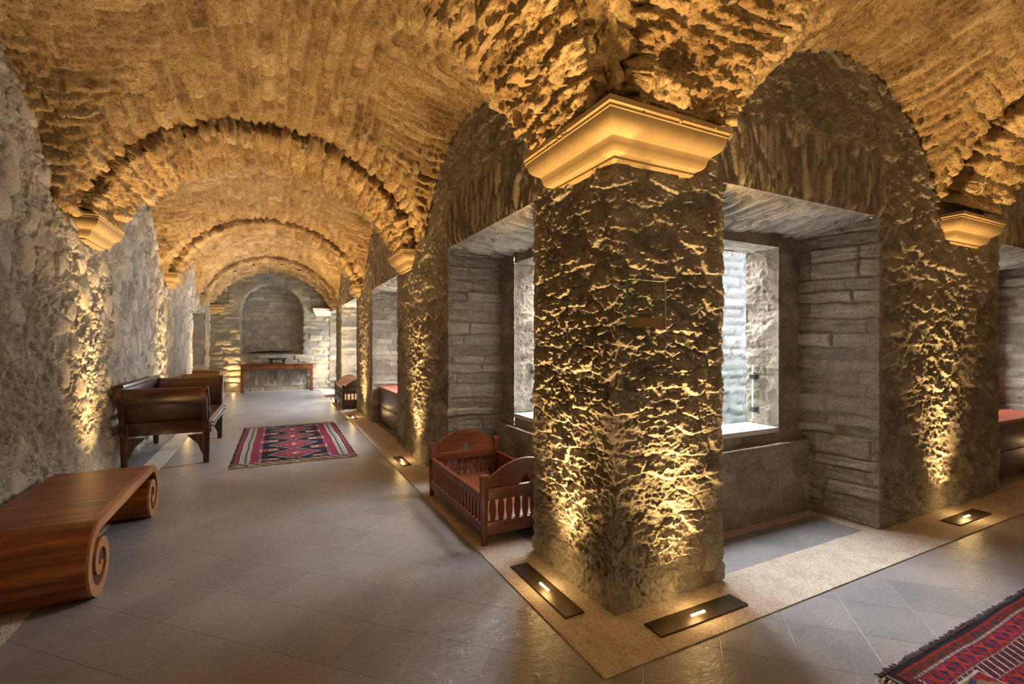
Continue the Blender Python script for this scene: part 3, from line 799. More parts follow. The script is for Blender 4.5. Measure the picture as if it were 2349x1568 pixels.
def fixture(x, y, along, wall, ln=.6, wd=.125, label=None, k=1.0, plate=True):
    """wall: unit vector towards the lit wall"""
    if plate: led_plate(x, y, along, ln, wd, label)
    spot((x, y, .05), (x + wall[0] * .32, y + wall[1] * .32, 2.4), W_MAIN * k, 80, .85, r=.10)
    spot((x, y, .05), (x + wall[0] * .22, y + wall[1] * .22, 2.1), W_THROW * k, 40, .8, r=.10)
    l = bpy.data.lights.new('lens_spill', 'POINT'); l.energy = 1.5 * k; l.color = WARM; l.shadow_soft_size = .04
    o = bpy.data.objects.new('lens_spill', l); COL.objects.link(o); o.location = (x, y, .10)
    spot((x, y, .06), (x - wall[0] * 1.25, y - wall[1] * 1.25, 3.0), W_WIDE * k, 84, 1.0)
fixture(1.478, 2.49, 'y', (1, 0), .66, .125, 'lit floor light with five bulbs at the left face of the front pillar')
fixture(2.087, 1.863, 'x', (0, 1), .66, .125, 'lit floor light with five bulbs at the right face of the front pillar')
fixture(1.46, 5.98, 'y', (1, 0), .5, .115, 'floor light in the gravel just beyond the far end of the cot')
fixture(1.44, 9.98, 'y', (1, 0), .5, .115, 'floor light in the gravel past the long chest, across from the patterned rug')
fixture(1.42, 13.3, 'y', (1, 0), .5, .115, 'floor light in front of the dark far cot')
fixture(5.31, 1.868, 'x', (0, 1), .6, .13, 'floor light in the gravel at the far right pier')
fixture(9.2, 1.868, 'x', (0, 1), plate=False)
fixture(-1.305, 9.72, 'y', (-1, 0), .5, .13, 'floor light in the left gravel strip, seen beneath the daybed')
fixture(-1.305, 6.2, 'y', (-1, 0), plate=False)
fixture(-1.305, 13.0, 'y', (-1, 0), plate=False, k=.7)
fixture(-1.05, 16.45, 'x', (0, 1), plate=False, k=.5)
fixture(1.45, 16.4, 'x', (0, 1), plate=False, k=.4)
fixture(-1.305, 2.2, 'y', (-1, 0), plate=False, k=.5)
fixture(2.0, -1.0, 'x', (0, -1), plate=False, k=.7)
fixture(5.8, -1.0, 'x', (0, -1), plate=False, k=.7)

# ------------------------------------------------------------------ scroll bench
def bench():
    t = empty('scroll_bench', (-1.25, 4.37, 0)); ox, oy = -1.25, 4.37
    x0, x1 = -1.57 - ox, -.925 - ox
    ya, yb = 3.67 - oy, 5.07 - oy
    zc = .19; TH_ = .06
    def r(a): return .25 - .12 * a / (2 * PI)
    def spiral(y, sg, a0, a1, n=90, thick=TH_):
        out, inn = [], []
        for i in range(n + 1):
            a = a0 + (a1 - a0) * i / n
            th_ = thick * min(1, .35 + (a1 - a) * 2.2)
            for lst, rr in ((out, r(a)), (inn, max(r(a) - th_, .004))):
                lst.append((y - sg * rr * math.sin(a), zc + rr * math.cos(a)))
        return out, inn
    END = 2 * PI * 1.72
    m = MB(); m.bx(x0, x1 - .045, ya, yb, .44 - TH_, .44, 0); m.build('top_board', M_BENCH, t)
    m = MB(); m.bx(x1 - .045, x1, ya, yb, .44 - TH_, .4405, .002); m.build('edge_band', M_BENCHEDGE, t)
    for y, sg in ((ya, 1), (yb, -1)):
        o_, i_ = spiral(y, sg, 0, END)
        m = MB(); m.ribbon(o_, i_, 0, x0, x1 - .014); s_ = m.build('scroll_end', M_BENCH, t, 50)
        m = MB(); m.ribbon([(p[0], p[1]) for p in o_], i_, 0, x1 - .014, x1 + .001); m.build('spiral_edge', M_BENCHEDGE, s_, 50)
        # dark infill between the turns
        oo, ii = spiral(y, sg, 2.2, 2 * PI + 2.2, 60)
        core = [(y - sg * (r(a) - .02) * math.sin(a), zc + (r(a) - .02) * math.cos(a)) for a in [1.1 + k_ * (2 * PI - .2) / 50 for k_ in range(51)]]
        m = MB(); m.prism(core, 0, x0 + .02, x1 - .010); m.build('scroll_core', M_BENCHDARK, s_)
    tag(t, 'long low wooden bench rolled into spiral scrolls at both ends, against the left wall', 'bench')
bench()

# ------------------------------------------------------------------ carved daybed
def daybed():
    X0, X1, Y0, Y1 = -1.60, -.705, 7.02, 8.80
    t = empty('carved_daybed', ((X0 + X1) / 2, (Y0 + Y1) / 2, 0)); t.scale = (1, 1, 1.025); ox, oy = t.location.x, t.location.y
    x0, x1, y0, y1 = X0 - ox, X1 - ox, Y0 - oy, Y1 - oy
    for x, sx in ((x0, 1), (x1, -1)):
        for y, sy in ((y0, 1), (y1, -1)):
            m = MB()
            m.box((x + sx * .04, y + sy * .04, .265), (.085, .085, .53), .008, taper=.72)
            br = [(0, .35), (0, .10), (.03, .16), (.06, .24), (.12, .30), (.17, .35)]
            m.prism([(x + sx * (.07 + p), z) for p, z in br], 1, y + sy * .02, y + sy * .06)
            l = m.build('leg', M_DAYL, t)
    m = MB()
    m.bx(x0 + .06, x1 - .06, y0 + .005, y0 + .05, .38, .53); m.bx(x0 + .06, x1 - .06, y1 - .05, y1 - .005, .38, .53)
    m.bx(x0, x0 + .05, y0 - .06, y1 + .06, .40, .53); m.bx(x1 - .05, x1, y0 - .06, y1 + .06, .40, .53)
    m.build('seat_rail', M_DAY, t)
    m = MB(); m.bx(x0 + .04, x1 - .04, y0 + .04, y1 - .04, .49, .525); m.build('seat_board', M_DAY, t)
    # carved apron along the front
    pts = [(y0 + .02, .52)]
    n = 72
    low = []
    for i in range(n + 1):
        y = y0 + .02 + (y1 - y0 - .04) * i / n
        low.append((y, .395 - .022 * abs(math.sin(i * PI / 3)) - .012 * math.sin(i * 2.1) + .03 * (1 - min(1, abs(i - 36) / 30))))
    m = MB(); m.ribbon([(p[0], .50) for p in low], low, 0, x1 - .004, x1 + .014)
    for i in range(26):
        y = y0 + .08 + (y1 - y0 - .16) * i / 25
        m.tube([(x1 + .012, y + .022 * math.cos(a), .44 + .022 * math.sin(a)) for a in [k_ * PI / 4 for k_ in range(8)]], .006, 5, True)
    m.build('carved_apron', M_CARVE, t)
    for y in (y0 + .045, y1 - .045):
        for z in (.445, .49):
            m = MB(); m.box((x1 + .02, y, z), (.05, .018, .012), .003); m.build('peg', M_DAYL, t)
    # arms: S-curved boards rolled outwards
    prof = [(.075, .52), (.075, .60), (.065, .70), (.03, .80), (-.03, .88), (-.075, .92), (-.115, .94), (-.15, .935), (-.172, .91), (-.178, .875), (-.172, .84), (-.16, .80), (-.14, .765), (-.125, .745)]
    for y, sg in ((y0, 1), (y1, -1)):
        lining = [(.075, .52), (.075, .62), (.06, .72), (.02, .82), (-.03, .89)]
        m = MB(); m.ribbon([(y + sg * (p - .012), z) for p, z in lining], [(y + sg * (p + .012), z) for p, z in lining], 0, x0 + .03, x1 - .04); m.build('arm_board', M_DAY, t, 60)
        P_ = [Vector((y + sg * p, z)) for p, z in prof[4:]]
        inn = []
        for i, p in enumerate(P_):
            a = P_[max(0, i - 1)]; b = P_[min(len(P_) - 1, i + 1)]; d = (b - a).normalized()
            nn = Vector((d.y, -d.x)) * sg
            inn.append(p - nn * .024)
        m = MB(); m.ribbon([tuple(p) for p in P_], [tuple(p) for p in inn], 0, x0 + .02, x1 - .03); arm = m.build('arm', M_DAY, t, 60)
        for xa, xb, mat in ((x0 + .0, x0 + .06, M_DAY), (x1 - .075, x1 - .02, M_DAY)):
            out = [(y + sg * p, z) for p, z in ((.07, .52), (.07, .60), (.045, .70), (-.005, .81), (-.055, .89), (-.10, .945), (-.15, .955), (-.19, .925), (-.195, .87), (-.175, .82), (-.14, .78), (-.10, .72), (-.07, .66), (-.05, .60), (-.05, .52))]
            m = MB(); m.prism(out, 0, xa, xb); m.build('arm_post', mat, arm)
        cv = [(y + sg * p, z) for p, z in ((.05, .53), (.05, .62), (.02, .72), (-.03, .82), (-.08, .90), (-.125, .935), (-.165, .91), (-.165, .86), (-.13, .835), (-.105, .86))]
        m = MB(); m.tube([(x1 - .012, a, b) for a, b in cv], [.016] * 9 + [.01], 6); m.build('scroll_trim', M_CARVE, arm)
    # back with pierced carving
    m = MB(); m.bx(x0 - .01, x0 + .06, y0 - .10, y1 + .10, .93, .985, .012); m.bx(x0 + .0, x0 + .045, y0 - .06, y1 + .06, .86, .93); m.bx(x0, x0 + .045, y0, y1, .60, .66)
    for i in range(5):
        y = y0 + .05 + (y1 - y0 - .1) * i / 4; m.bx(x0 + .003, x0 + .042, y - .02, y + .02, .52, .88)
    bk = m.build('backrest', M_DAY, t)
    m = MB()
    for i in range(34):
        y = y0 + .06 + (y1 - y0 - .12) * i / 33
        for z, rr in ((.825, .024), (.78, .02)):
            m.tube([(x0 + .022, y + rr * math.cos(a), z + rr * math.sin(a)) for a in [k_ * PI / 4 for k_ in range(8)]], .008, 5, True)
    m.bx(x0 + .008, x0 + .038, y0 + .03, y1 - .03, .735, .755)
    m.build('pierced_carving', M_CARVE, bk)
    tag(t, 'dark carved daybed with rolled arms standing on four legs behind the scroll bench', 'daybed')
daybed()

# ------------------------------------------------------------------ wooden settle further down
def settle():
    X0, X1, Y0, Y1 = -1.52, -1.03, 10.85, 12.05
    t = empty('wooden_settle', ((X0 + X1) / 2, (Y0 + Y1) / 2, 0)); ox, oy = t.location.x, t.location.y
    x0, x1, y0, y1 = X0 - ox, X1 - ox, Y0 - oy, Y1 - oy
    for y, h in ((y0, .905), (y1, .915)):
        m = MB()
        m.bx(x0, x1, y - .022, y + .022, .30, h - .03, .006)
        for x in (x0 + .03, x1 - .03): m.bx(x - .03, x + .03, y - .024, y + .024, 0, .32, .004)
        e_ = m.build('side_panel', M_SET, t)
        m = MB(); m.tube([(x0 - .01, y, h - .032), (x1 + .01, y, h - .032)], .034, 12); m.build('arm_rail', M_SET, e_)
    m = MB(); m.bx(x0 + .02, x1 - .01, y0, y1, .40, .45); m.build('seat', M_SET, t)
    m = MB(); m.bx(x0, x0 + .03, y0, y1, .45, .86); m.build('backrest', M_SET, t)
    m = MB(); m.bx(x1 - .04, x1 - .015, y0, y1, .30, .40); m.build('seat_rail', M_SET, t)
    tag(t, 'light brown wooden settle mostly hidden behind the dark daybed', 'settle')
settle()

# ------------------------------------------------------------------ console with drawers
def console():
    t = empty('console_table', (.145, 16.42, 0)); HT_ = .85
    m = MB(); m.bx(-1.05, 1.05, -.18, .17, .82, .85, .006); m.build('table_top', M_CONS, t)
    m = MB(); m.bx(-1.0, 1.0, -.145, .15, .665, .82, .003); m.build('carcass', M_CONS, t)
    for i in range(4):
        xa = -.92 + i * .462
        m = MB(); m.bx(xa, xa + .42, -.162, -.14, .695, .805, .005); d = m.build('drawer', M_CONS, t)
        m = MB(); m.lathe([(.006, 0), (.006, .012), (.014, .02), (.010, .03)], (0, 0, 0), 10)
        for v in m.bm.verts: v.co = Vector((xa + .21 + v.co.x, -.16 - v.co.z, .75 + v.co.y))
        m.build('knob', M_PALM, d)
    for sx in (-1, 1):
        for y in (-.13, .12):
            m = MB(); m.box((sx * .96, y, .34), (.075, .06, .68), .006); m.box((sx * .955, y - .006, .03), (.10, .075, .06), .012)
            pr = [(sx * .925, .60), (sx * .925, .67), (sx * .84, .67), (sx * .875, .655), (sx * .905, .63)]
            m.prism(pr, 1, y - .025, y + .025); m.build('leg', M_CONS, t)
    tag(t, 'long reddish wooden console table with four drawers in front of the end wall', 'console table')
console()
def casket():
    t = empty('inlaid_casket', (.13, 16.40, .85))
    m = MB(); m.bx(-.235, .235, -.09, .09, .0, .022, .004); m.build('base', M_BOX, t)
    m = MB(); m.prism([(-.20, .022), (.20, .022), (.235, .15), (-.235, .15)], 1, -.085, .085); m.build('body', M_BOX, t)
    m = MB(); m.bx(-.13, .13, -.096, -.084, .035, .135, .002)
    for i in range(6): m.tube([(-.105 + i * .042 + .014 * math.cos(a), -.097, .085 + .03 * math.sin(a)) for a in [k_ * PI / 4 for k_ in range(8)]], .005, 5, True)
    m.build('inlay_panel', M_BOXIN, t)
    m = MB(); m.bx(-.27, .27, -.11, .11, .15, .178, .006); m.build('lid', M_BOX, t)
    tag(t, 'small dark casket with inlaid front panel standing on the console', 'casket')
casket()
def vessel():
    n = 40; bm = bmesh.new(); rings = []
    for i in range(n + 1):
        s_ = i / n; x = -.60 + 1.32 * s_
        w = math.sin(PI * min(1, max(0, s_))) ** .7
        hh = .075 * w + .004; wd = .10 * w + .006; zb = .012 + .05 * (1 - w) ** 1.4 * (1 if s_ > .5 else .35)
        rings.append([bm.verts.new((x, wd * math.cos(a), zb + hh * (.5 + .5 * math.sin(a)))) for a in [2 * PI * k_ / 12 for k_ in range(12)]])
    for a, b in zip(rings, rings[1:]):
        for k_ in range(12): bm.faces.new((a[k_], a[(k_ + 1) % 12], b[(k_ + 1) % 12], b[k_]))
    bm.faces.new(rings[0]); bm.faces.new(rings[-1][::-1])
    t = empty('wooden_vessel', (-.09, YE + .12, 1.165))
    m = MB(); m.bm.free(); m.bm = bm; m.build('hull', M_PALM, t)
    m = MB(); m.lathe([(.012, 0), (.006, .03), (.018, .045), (.004, .065)], (0.02, 0, .085), 10); m.build('finial', M_PALM, t)
    tag(t, 'long slender black wooden boat-like vessel lying on the ledge of the blind arch', 'vessel')
vessel()

# ------------------------------------------------------------------ cots
def cot_end(t, y, w, zp, zpk, mb, mslat, hole=True, nslat=9, zr=.40, flat=False, zs0=.17, turned=False):
    """end panel in the plane y: posts, arched board, rail, slats"""
    f = empty('end_panel', (0, y, 0)); f.parent = t
    for x in (-w / 2, w / 2):
        m = MB(); m.box((x, 0, zp / 2), (.062, .05, zp), .006, taper=.62 if not turned else .8); m.build('post', mslat, f)
    x0, x1 = -w / 2 + .03, w / 2 - .03
    top = []
    for i in range(25):
        s_ = i / 24; top.append((x0 + (x1 - x0) * s_, zp - .045 + (zpk - zp + .045) * math.sin(PI * s_) ** .8))
    bot = [(p[0], zr + .04) for p in top]
    if hole:
        bot = []
        for i in range(25):
            x = x0 + (x1 - x0) * i / 24
            dz = .055 * math.sqrt(max(0, 1 - ((x) / .045) ** 2)) if abs(x) < .05 else 0
            bot.append((x, zr + .042 + dz))
        # finer sampling round the opening
        xs_ = sorted(set([p[0] for p in top] + [k_ * .009 for k_ in range(-5, 6)]))
        top = [(x, zp - .045 + (zpk - zp + .045) * math.sin(PI * (x - x0) / (x1 - x0)) ** .8 if x0 < x < x1 else zp - .045) for x in xs_]
        bot = [(x, zr + .042 + (.06 * math.sqrt(max(0, 1 - (x / .046) ** 2)) if abs(x) < .046 else 0)) for x in xs_]
    m = MB(); m.ribbon(top, bot, 1, -.014, .014); m.build('board', mb, f)
    m = MB(); m.bx(x0 - .01, x1 + .01, -.018, .018, zr - .055, zr + .036); m.bx(x0 - .01, x1 + .01, -.018, .018, .075, zs0); m.build('cross_rail', mb, f)
    for i in range(nslat):
        x = x0 + (x1 - x0) * (i + .6) / (nslat + .2); hh = zr - .05 - zs0
        m = MB()
        if turned: m.lathe([(.010, 0), (.016, .06 * hh / .2), (.008, .3 * hh), (.019, .5 * hh), (.008, .7 * hh), (.016, .85 * hh), (.009, hh)], (x, 0, zs0), 8)
        else:
            k_ = 8; L_ = [(x - (.013 + .012 * math.sin(PI * j / k_)), zs0 - .005 + hh * j / k_ + .003) for j in range(k_ + 1)]
            R_ = [(2 * x - p[0], p[1]) for p in L_]
            m.ribbon(L_, R_, 1, -.008, .008)
        m.build('slat', mslat, f)
    return f
def cot_side(t, x, l, zt, my, mslat, nslat, zs0=.155, turned=False):
    f = empty('side_panel', (x, 0, 0)); f.parent = t
    m = MB(); m.bx(-.018, .018, -l / 2 + .02, l / 2 - .02, zt - .065, zt, .005); m.build('top_rail', my, f)
    m = MB(); m.bx(-.018, .018, -l / 2 + .02, l / 2 - .02, .08, zs0, .005); m.build('bottom_rail', my, f)
    hh = zt - .06 - zs0
    for i in range(nslat):
        y = -l / 2 + .04 + (l - .08) * (i + .7) / (nslat + .4)
        m = MB()
        if turned: m.lathe([(.010, 0), (.015, .2 * hh), (.007, .4 * hh), (.017, .5 * hh), (.007, .6 * hh), (.015, .8 * hh), (.010, hh)], (0, y, zs0 - .003), 8)
        else: m.box((0, y, zs0 + hh / 2), (.016, .028, hh + .01), .003)
        m.build('slat', mslat, f)
    return f
def cot_near():
    X0, X1, Y0, Y1 = 1.39, 2.08, 3.21, 4.49
    t = empty('wooden_cot', ((X0 + X1) / 2, (Y0 + Y1) / 2, gz)); w, l = X1 - X0, Y1 - Y0
    cot_end(t, -l / 2, w, .52, .615, M_COTH, M_COT, True, 9, .385)
    cot_end(t, l / 2, w, .52, .625, M_COTH, M_COT, True, 9, .385)
    cot_side(t, -w / 2, l, .375, M_COTY, M_COT, 17); cot_side(t, w / 2, l, .375, M_COTY, M_COT, 17)
    m = MB(); m.bx(-w / 2 + .02, w / 2 - .02, -l / 2 + .02, l / 2 - .02, .135, .155, .002); m.build('bed_board', M_COTY, t)
    tag(t, 'reddish wooden child cot with arched end boards and slatted sides, beside the front pillar', 'cot')
cot_near()
def cot_far():
    X0, X1, Y0, Y1 = 1.42, 2.05, 11.22, 12.62
    t = empty('spindle_cot', ((X0 + X1) / 2, (Y0 + Y1) / 2, gz)); w, l = X1 - X0, Y1 - Y0
    cot_end(t, -l / 2, w, .54, .66, M_COT2, M_COT2, True, 7, .40, zs0=.20, turned=True)
    cot_end(t, l / 2, w, .54, .70, M_COT2B, M_COT2, False, 7, .40, zs0=.20, turned=True)
    cot_side(t, -w / 2, l, .47, M_COT2, M_COT2, 15, .22, True); cot_side(t, w / 2, l, .47, M_COT2, M_COT2, 15, .22, True)
    m = MB(); m.bx(-w / 2 + .02, w / 2 - .02, -l / 2 + .02, l / 2 - .02, .19, .21, .002); m.build('bed_board', M_COT2B, t)
    tag(t, 'dark brown cot with turned spindles and a tan arched headboard, far down the gallery', 'cot')
cot_far()

# ------------------------------------------------------------------ long chests with lattice tops, standing in niches
def chest(name, loc, rz, ln, dp, hg, label):
    t = empty(name, loc, rz)
    m = MB(); m.bx(-ln / 2 + .05, ln / 2 - .05, -dp / 2 + .07, dp / 2 - .03, 0, .10); m.build('plinth', M_PALM, t)
    m = MB(); m.bx(-ln / 2, ln / 2, -dp / 2, dp / 2, .08, hg * .50 - .004); m.bx(-ln / 2, ln / 2, -dp / 2, dp / 2, hg * .50 + .004, hg - .02); m.bx(-ln / 2 + .01, ln / 2 - .01, -dp / 2 + .012, dp / 2 - .01, .2, hg - .05); m.build('body', M_CHEST2 if rz == 0 else M_CHEST2, t)
    m = MB()
    m.bx(-ln / 2 - .01, ln / 2 + .01, -dp / 2 - .01, -dp / 2 + .10, hg - .03, hg); m.bx(-ln / 2 - .01, ln / 2 + .01, dp / 2 - .06, dp / 2 + .01, hg - .03, hg)
    m.bx(-ln / 2 - .01, -ln / 2 + .10, -dp / 2, dp / 2, hg - .03, hg - .001); m.bx(ln / 2 - .10, ln / 2 + .01, -dp / 2, dp / 2, hg - .03, hg - .001)
    tp = m.build('top_frame', M_CHTOP, t)
    m = MB()
    n = int(ln / .05)
    for i in range(n):
        x = -ln / 2 + .1 + (ln - .2) * (i + .5) / n; m.bx(x - .012, x + .012, -dp / 2 + .09, dp / 2 - .05, hg - .022, hg - .004, 0)
    for i in range(8):
        y = -dp / 2 + .1 + (dp - .15) * (i + .5) / 8; m.bx(-ln / 2 + .09, ln / 2 - .09, y - .012, y + .012, hg - .024, hg - .006, 0)
    m.build('lattice', M_CHTOP, tp)
    tag(t, label, 'chest', 'long lattice-topped chests in the niches'); return t
chest('lattice_chest', (1.99, 8.125, 0), -PI / 2, 1.86, .44, .70, 'long dark chest with red lattice top in the niche down the left gallery')
chest('lattice_chest', (7.48, 2.39, 0), 0, 1.78, .44, .66, 'long dark red chest in the niche at the right edge of the view')

# ------------------------------------------------------------------ glass signs
def sign():
    X0, X1, Z0_, Z1_ = 1.685, 1.955, 1.585, 1.84
    y = YG - .085
    t = empty('glass_sign', ((X0 + X1) / 2, y, (Z0_ + Z1_) / 2)); w, h_ = X1 - X0, Z1_ - Z0_
    m = MB(); m.bx(-w / 2, w / 2, -.004, .004, -h_ / 2, h_ / 2, 0); m.build('glass_pane', M_SIGNGL, t)
    m = MB(); m.bx(-w / 2 - .003, -w / 2 + .004, -.0055, .0055, -h_ / 2, h_ / 2, 0); m.build('glass_edge', M_GEDGE, t)
    m = MB(); m.bx(-w / 2, w / 2, -.0045, .0045, h_ / 2 - .001, h_ / 2 + .002, 0); m.bx(w / 2 - .001, w / 2 + .0015, -.0045, .0045, -h_ / 2, h_ / 2, 0); m.build('glass_rim', M_GEDGEP, t)
    m = MB(); m.bx(-w / 2 + .004, w / 2, .0042, .0056, -h_ / 2, -h_ / 2 + .055, 0); m.build('etched_band', M_ETCH, t)
    m = MB(); m.bx(-w / 2 + .055, w / 2 - .045, -.0058, -.0045, .052, .0535, 0); m.bx(-w / 2 + .055, w / 2 - .02, -.0058, -.0045, -.048, -.0465, 0); m.build('rule_line', M_ETCH, t)
    for txt, x, z, sz, sx in (('HUOR-SAIING', -w / 2 + .055, .057, .034, .70), ('KT.SI    JI09', -w / 2 + .012, -.043, .036, .78)):
        cu = bpy.data.curves.new('lettering', 'FONT'); cu.body = txt; cu.size = sz; cu.extrude = .0006
        o = bpy.data.objects.new('lettering', cu); COL.objects.link(o); o.parent = t
        me = o.to_mesh().copy(); bpy.data.objects.remove(o); me.materials.clear(); me.materials.append(M_LETTER); o = bpy.data.objects.new('lettering', me); COL.objects.link(o); o.parent = t
        o.location = (x, -.0056, z); o.rotation_euler = (PI / 2, 0, 0); o.scale = (sx, 1, 1)
    for x in (-w / 2 + .03, w / 2 - .03):
        m = MB(); m.tube([(x, .004, h_ / 2 - .02), (x, .09, h_ / 2 - .02)], .006, 10); m.build('standoff', M_CLAMP, t)
    tag(t, 'small square glass sign with brown lettering fixed to the front pillar', 'sign')
sign()
def plaque():
    x = XR - .05; y0, y1, z0, z1 = 7.93, 8.20, 2.62, 2.83
    t = empty('glass_plaque', (x, (y0 + y1) / 2, (z0 + z1) / 2)); w, h_ = y1 - y0, z1 - z0
    m = MB(); m.bx(-.003, .003, -w / 2, w / 2, -h_ / 2, h_ / 2, 0); m.build('glass_pane', M_SIGNGL, t)
    m = MB()
    for a in (-1, 1):
        m.bx(-.005, .005, a * w / 2 - .006, a * w / 2 + .006, -h_ / 2, h_ / 2, 0); m.bx(-.005, .005, -w / 2, w / 2, a * h_ / 2 - .005, a * h_ / 2 + .005, 0)
    m.bx(.004, .06, -.01, .01, -.01, .01, 0)
    m.build('glass_rim', M_GEDGEP, t)
    tag(t, 'small pale-edged glass plaque on the wall above the chest niche', 'plaque')
plaque()

# ------------------------------------------------------------------ rugs
def mottled(c, seed, a, b, amt=.35):
    n = fbm(a * 60, b * 60, 3, seed)[..., None]
    return c * (1 + amt * n)
def rug_mesh(name, W, H, sp_, fn, parent, amp=.004):
    nu, nv = int(W / sp_), int(H / sp_)
    a, b = np.meshgrid(lin(0, W, nu), lin(0, H, nv))
    col = np.clip(fn(a, b), 0, 1)
    z = .010 + amp * fbm(a * 3, b * 3, 2, 3)
    wob = .012 * fbm(b * 2, b * 0 + 1, 2, 4)
    P = np.stack([a - W / 2 + wob * (a / W - .5) * 2 + .01 * fbm(b * 1.5, a * .3, 2, 6), b - H / 2 + .014 * fbm(a * 2.2, b * .2, 2, 7), z], -1)
    skirt = P.copy()
    idx = np.arange(nu * nv).reshape(nv, nu)
    q = np.stack([idx[:-1, :-1], idx[:-1, 1:], idx[1:, 1:], idx[1:, :-1]], -1).reshape(-1, 4)
    V = P.reshape(-1, 3); C = col.reshape(-1, 3)
    # turn the border down to the floor
    ring = np.concatenate([idx[0, :], idx[1:, -1], idx[-1, -2::-1], idx[-2:0:-1, 0]])
    low = V[ring].copy(); low[:, 2] = .0005
    base = len(V); V = np.concatenate([V, low]); C = np.concatenate([C, C[ring] * .7])
    k_ = len(ring); i0 = np.arange(k_); i1 = (i0 + 1) % k_
    q = np.concatenate([q, np.stack([ring[i0], base + i0, base + i1, ring[i1]], -1)])
    me = bpy.data.meshes.new(name); me.from_pydata(V.tolist(), [], q.tolist())
    me.polygons.foreach_set('use_smooth', np.ones(len(me.polygons), bool))
    at = me.attributes.new('col', 'FLOAT_COLOR', 'POINT'); at.data.foreach_set('color', np.concatenate([C, np.ones((len(C), 1))], 1).astype(f32).ravel())
    me.materials.append(M_RUG)
    o = bpy.data.objects.new(name, me); COL.objects.link(o)
    if parent: o.parent = parent
    return o
def fringe(parent, p0, p1, out, ln, n, mat, seed, name='fringe'):
    rnd = random.Random(seed); m = MB()
    p0, p1, out = Vector(p0), Vector(p1), Vector(out)
    for i in range(n):
        s_ = (i + rnd.random()) / n; p = p0.lerp(p1, s_); d = (out + (p1 - p0).normalized() * rnd.uniform(-.5, .5)).normalized()
        l_ = ln * rnd.uniform(.4, 1.15); w_ = rnd.uniform(.003, .006)
        m.tube([p - d * .006 + Vector((0, 0, .006)), p + d * l_ * .5 + Vector((0, 0, .007)), p + d * l_ + Vector((0, 0, .002))], [w_, w_ * .9, w_ * .4], 4)
    return m.build(name, mat, parent, 180)
WHITE = np.array((.60, .53, .47)); BLACK = np.array((.012, .012, .018)); NAVY = np.array((.05, .05, .11)); RED = np.array((.36, .025, .04)); DRED = np.array((.13, .022, .028))
PURP = np.array((.14, .06, .13)); TAN = np.array((.34, .22, .11)); ORG = np.array((.50, .10, .05)); PINK = np.array((.42, .10, .13))
def put(c, m, col): c[m] = col
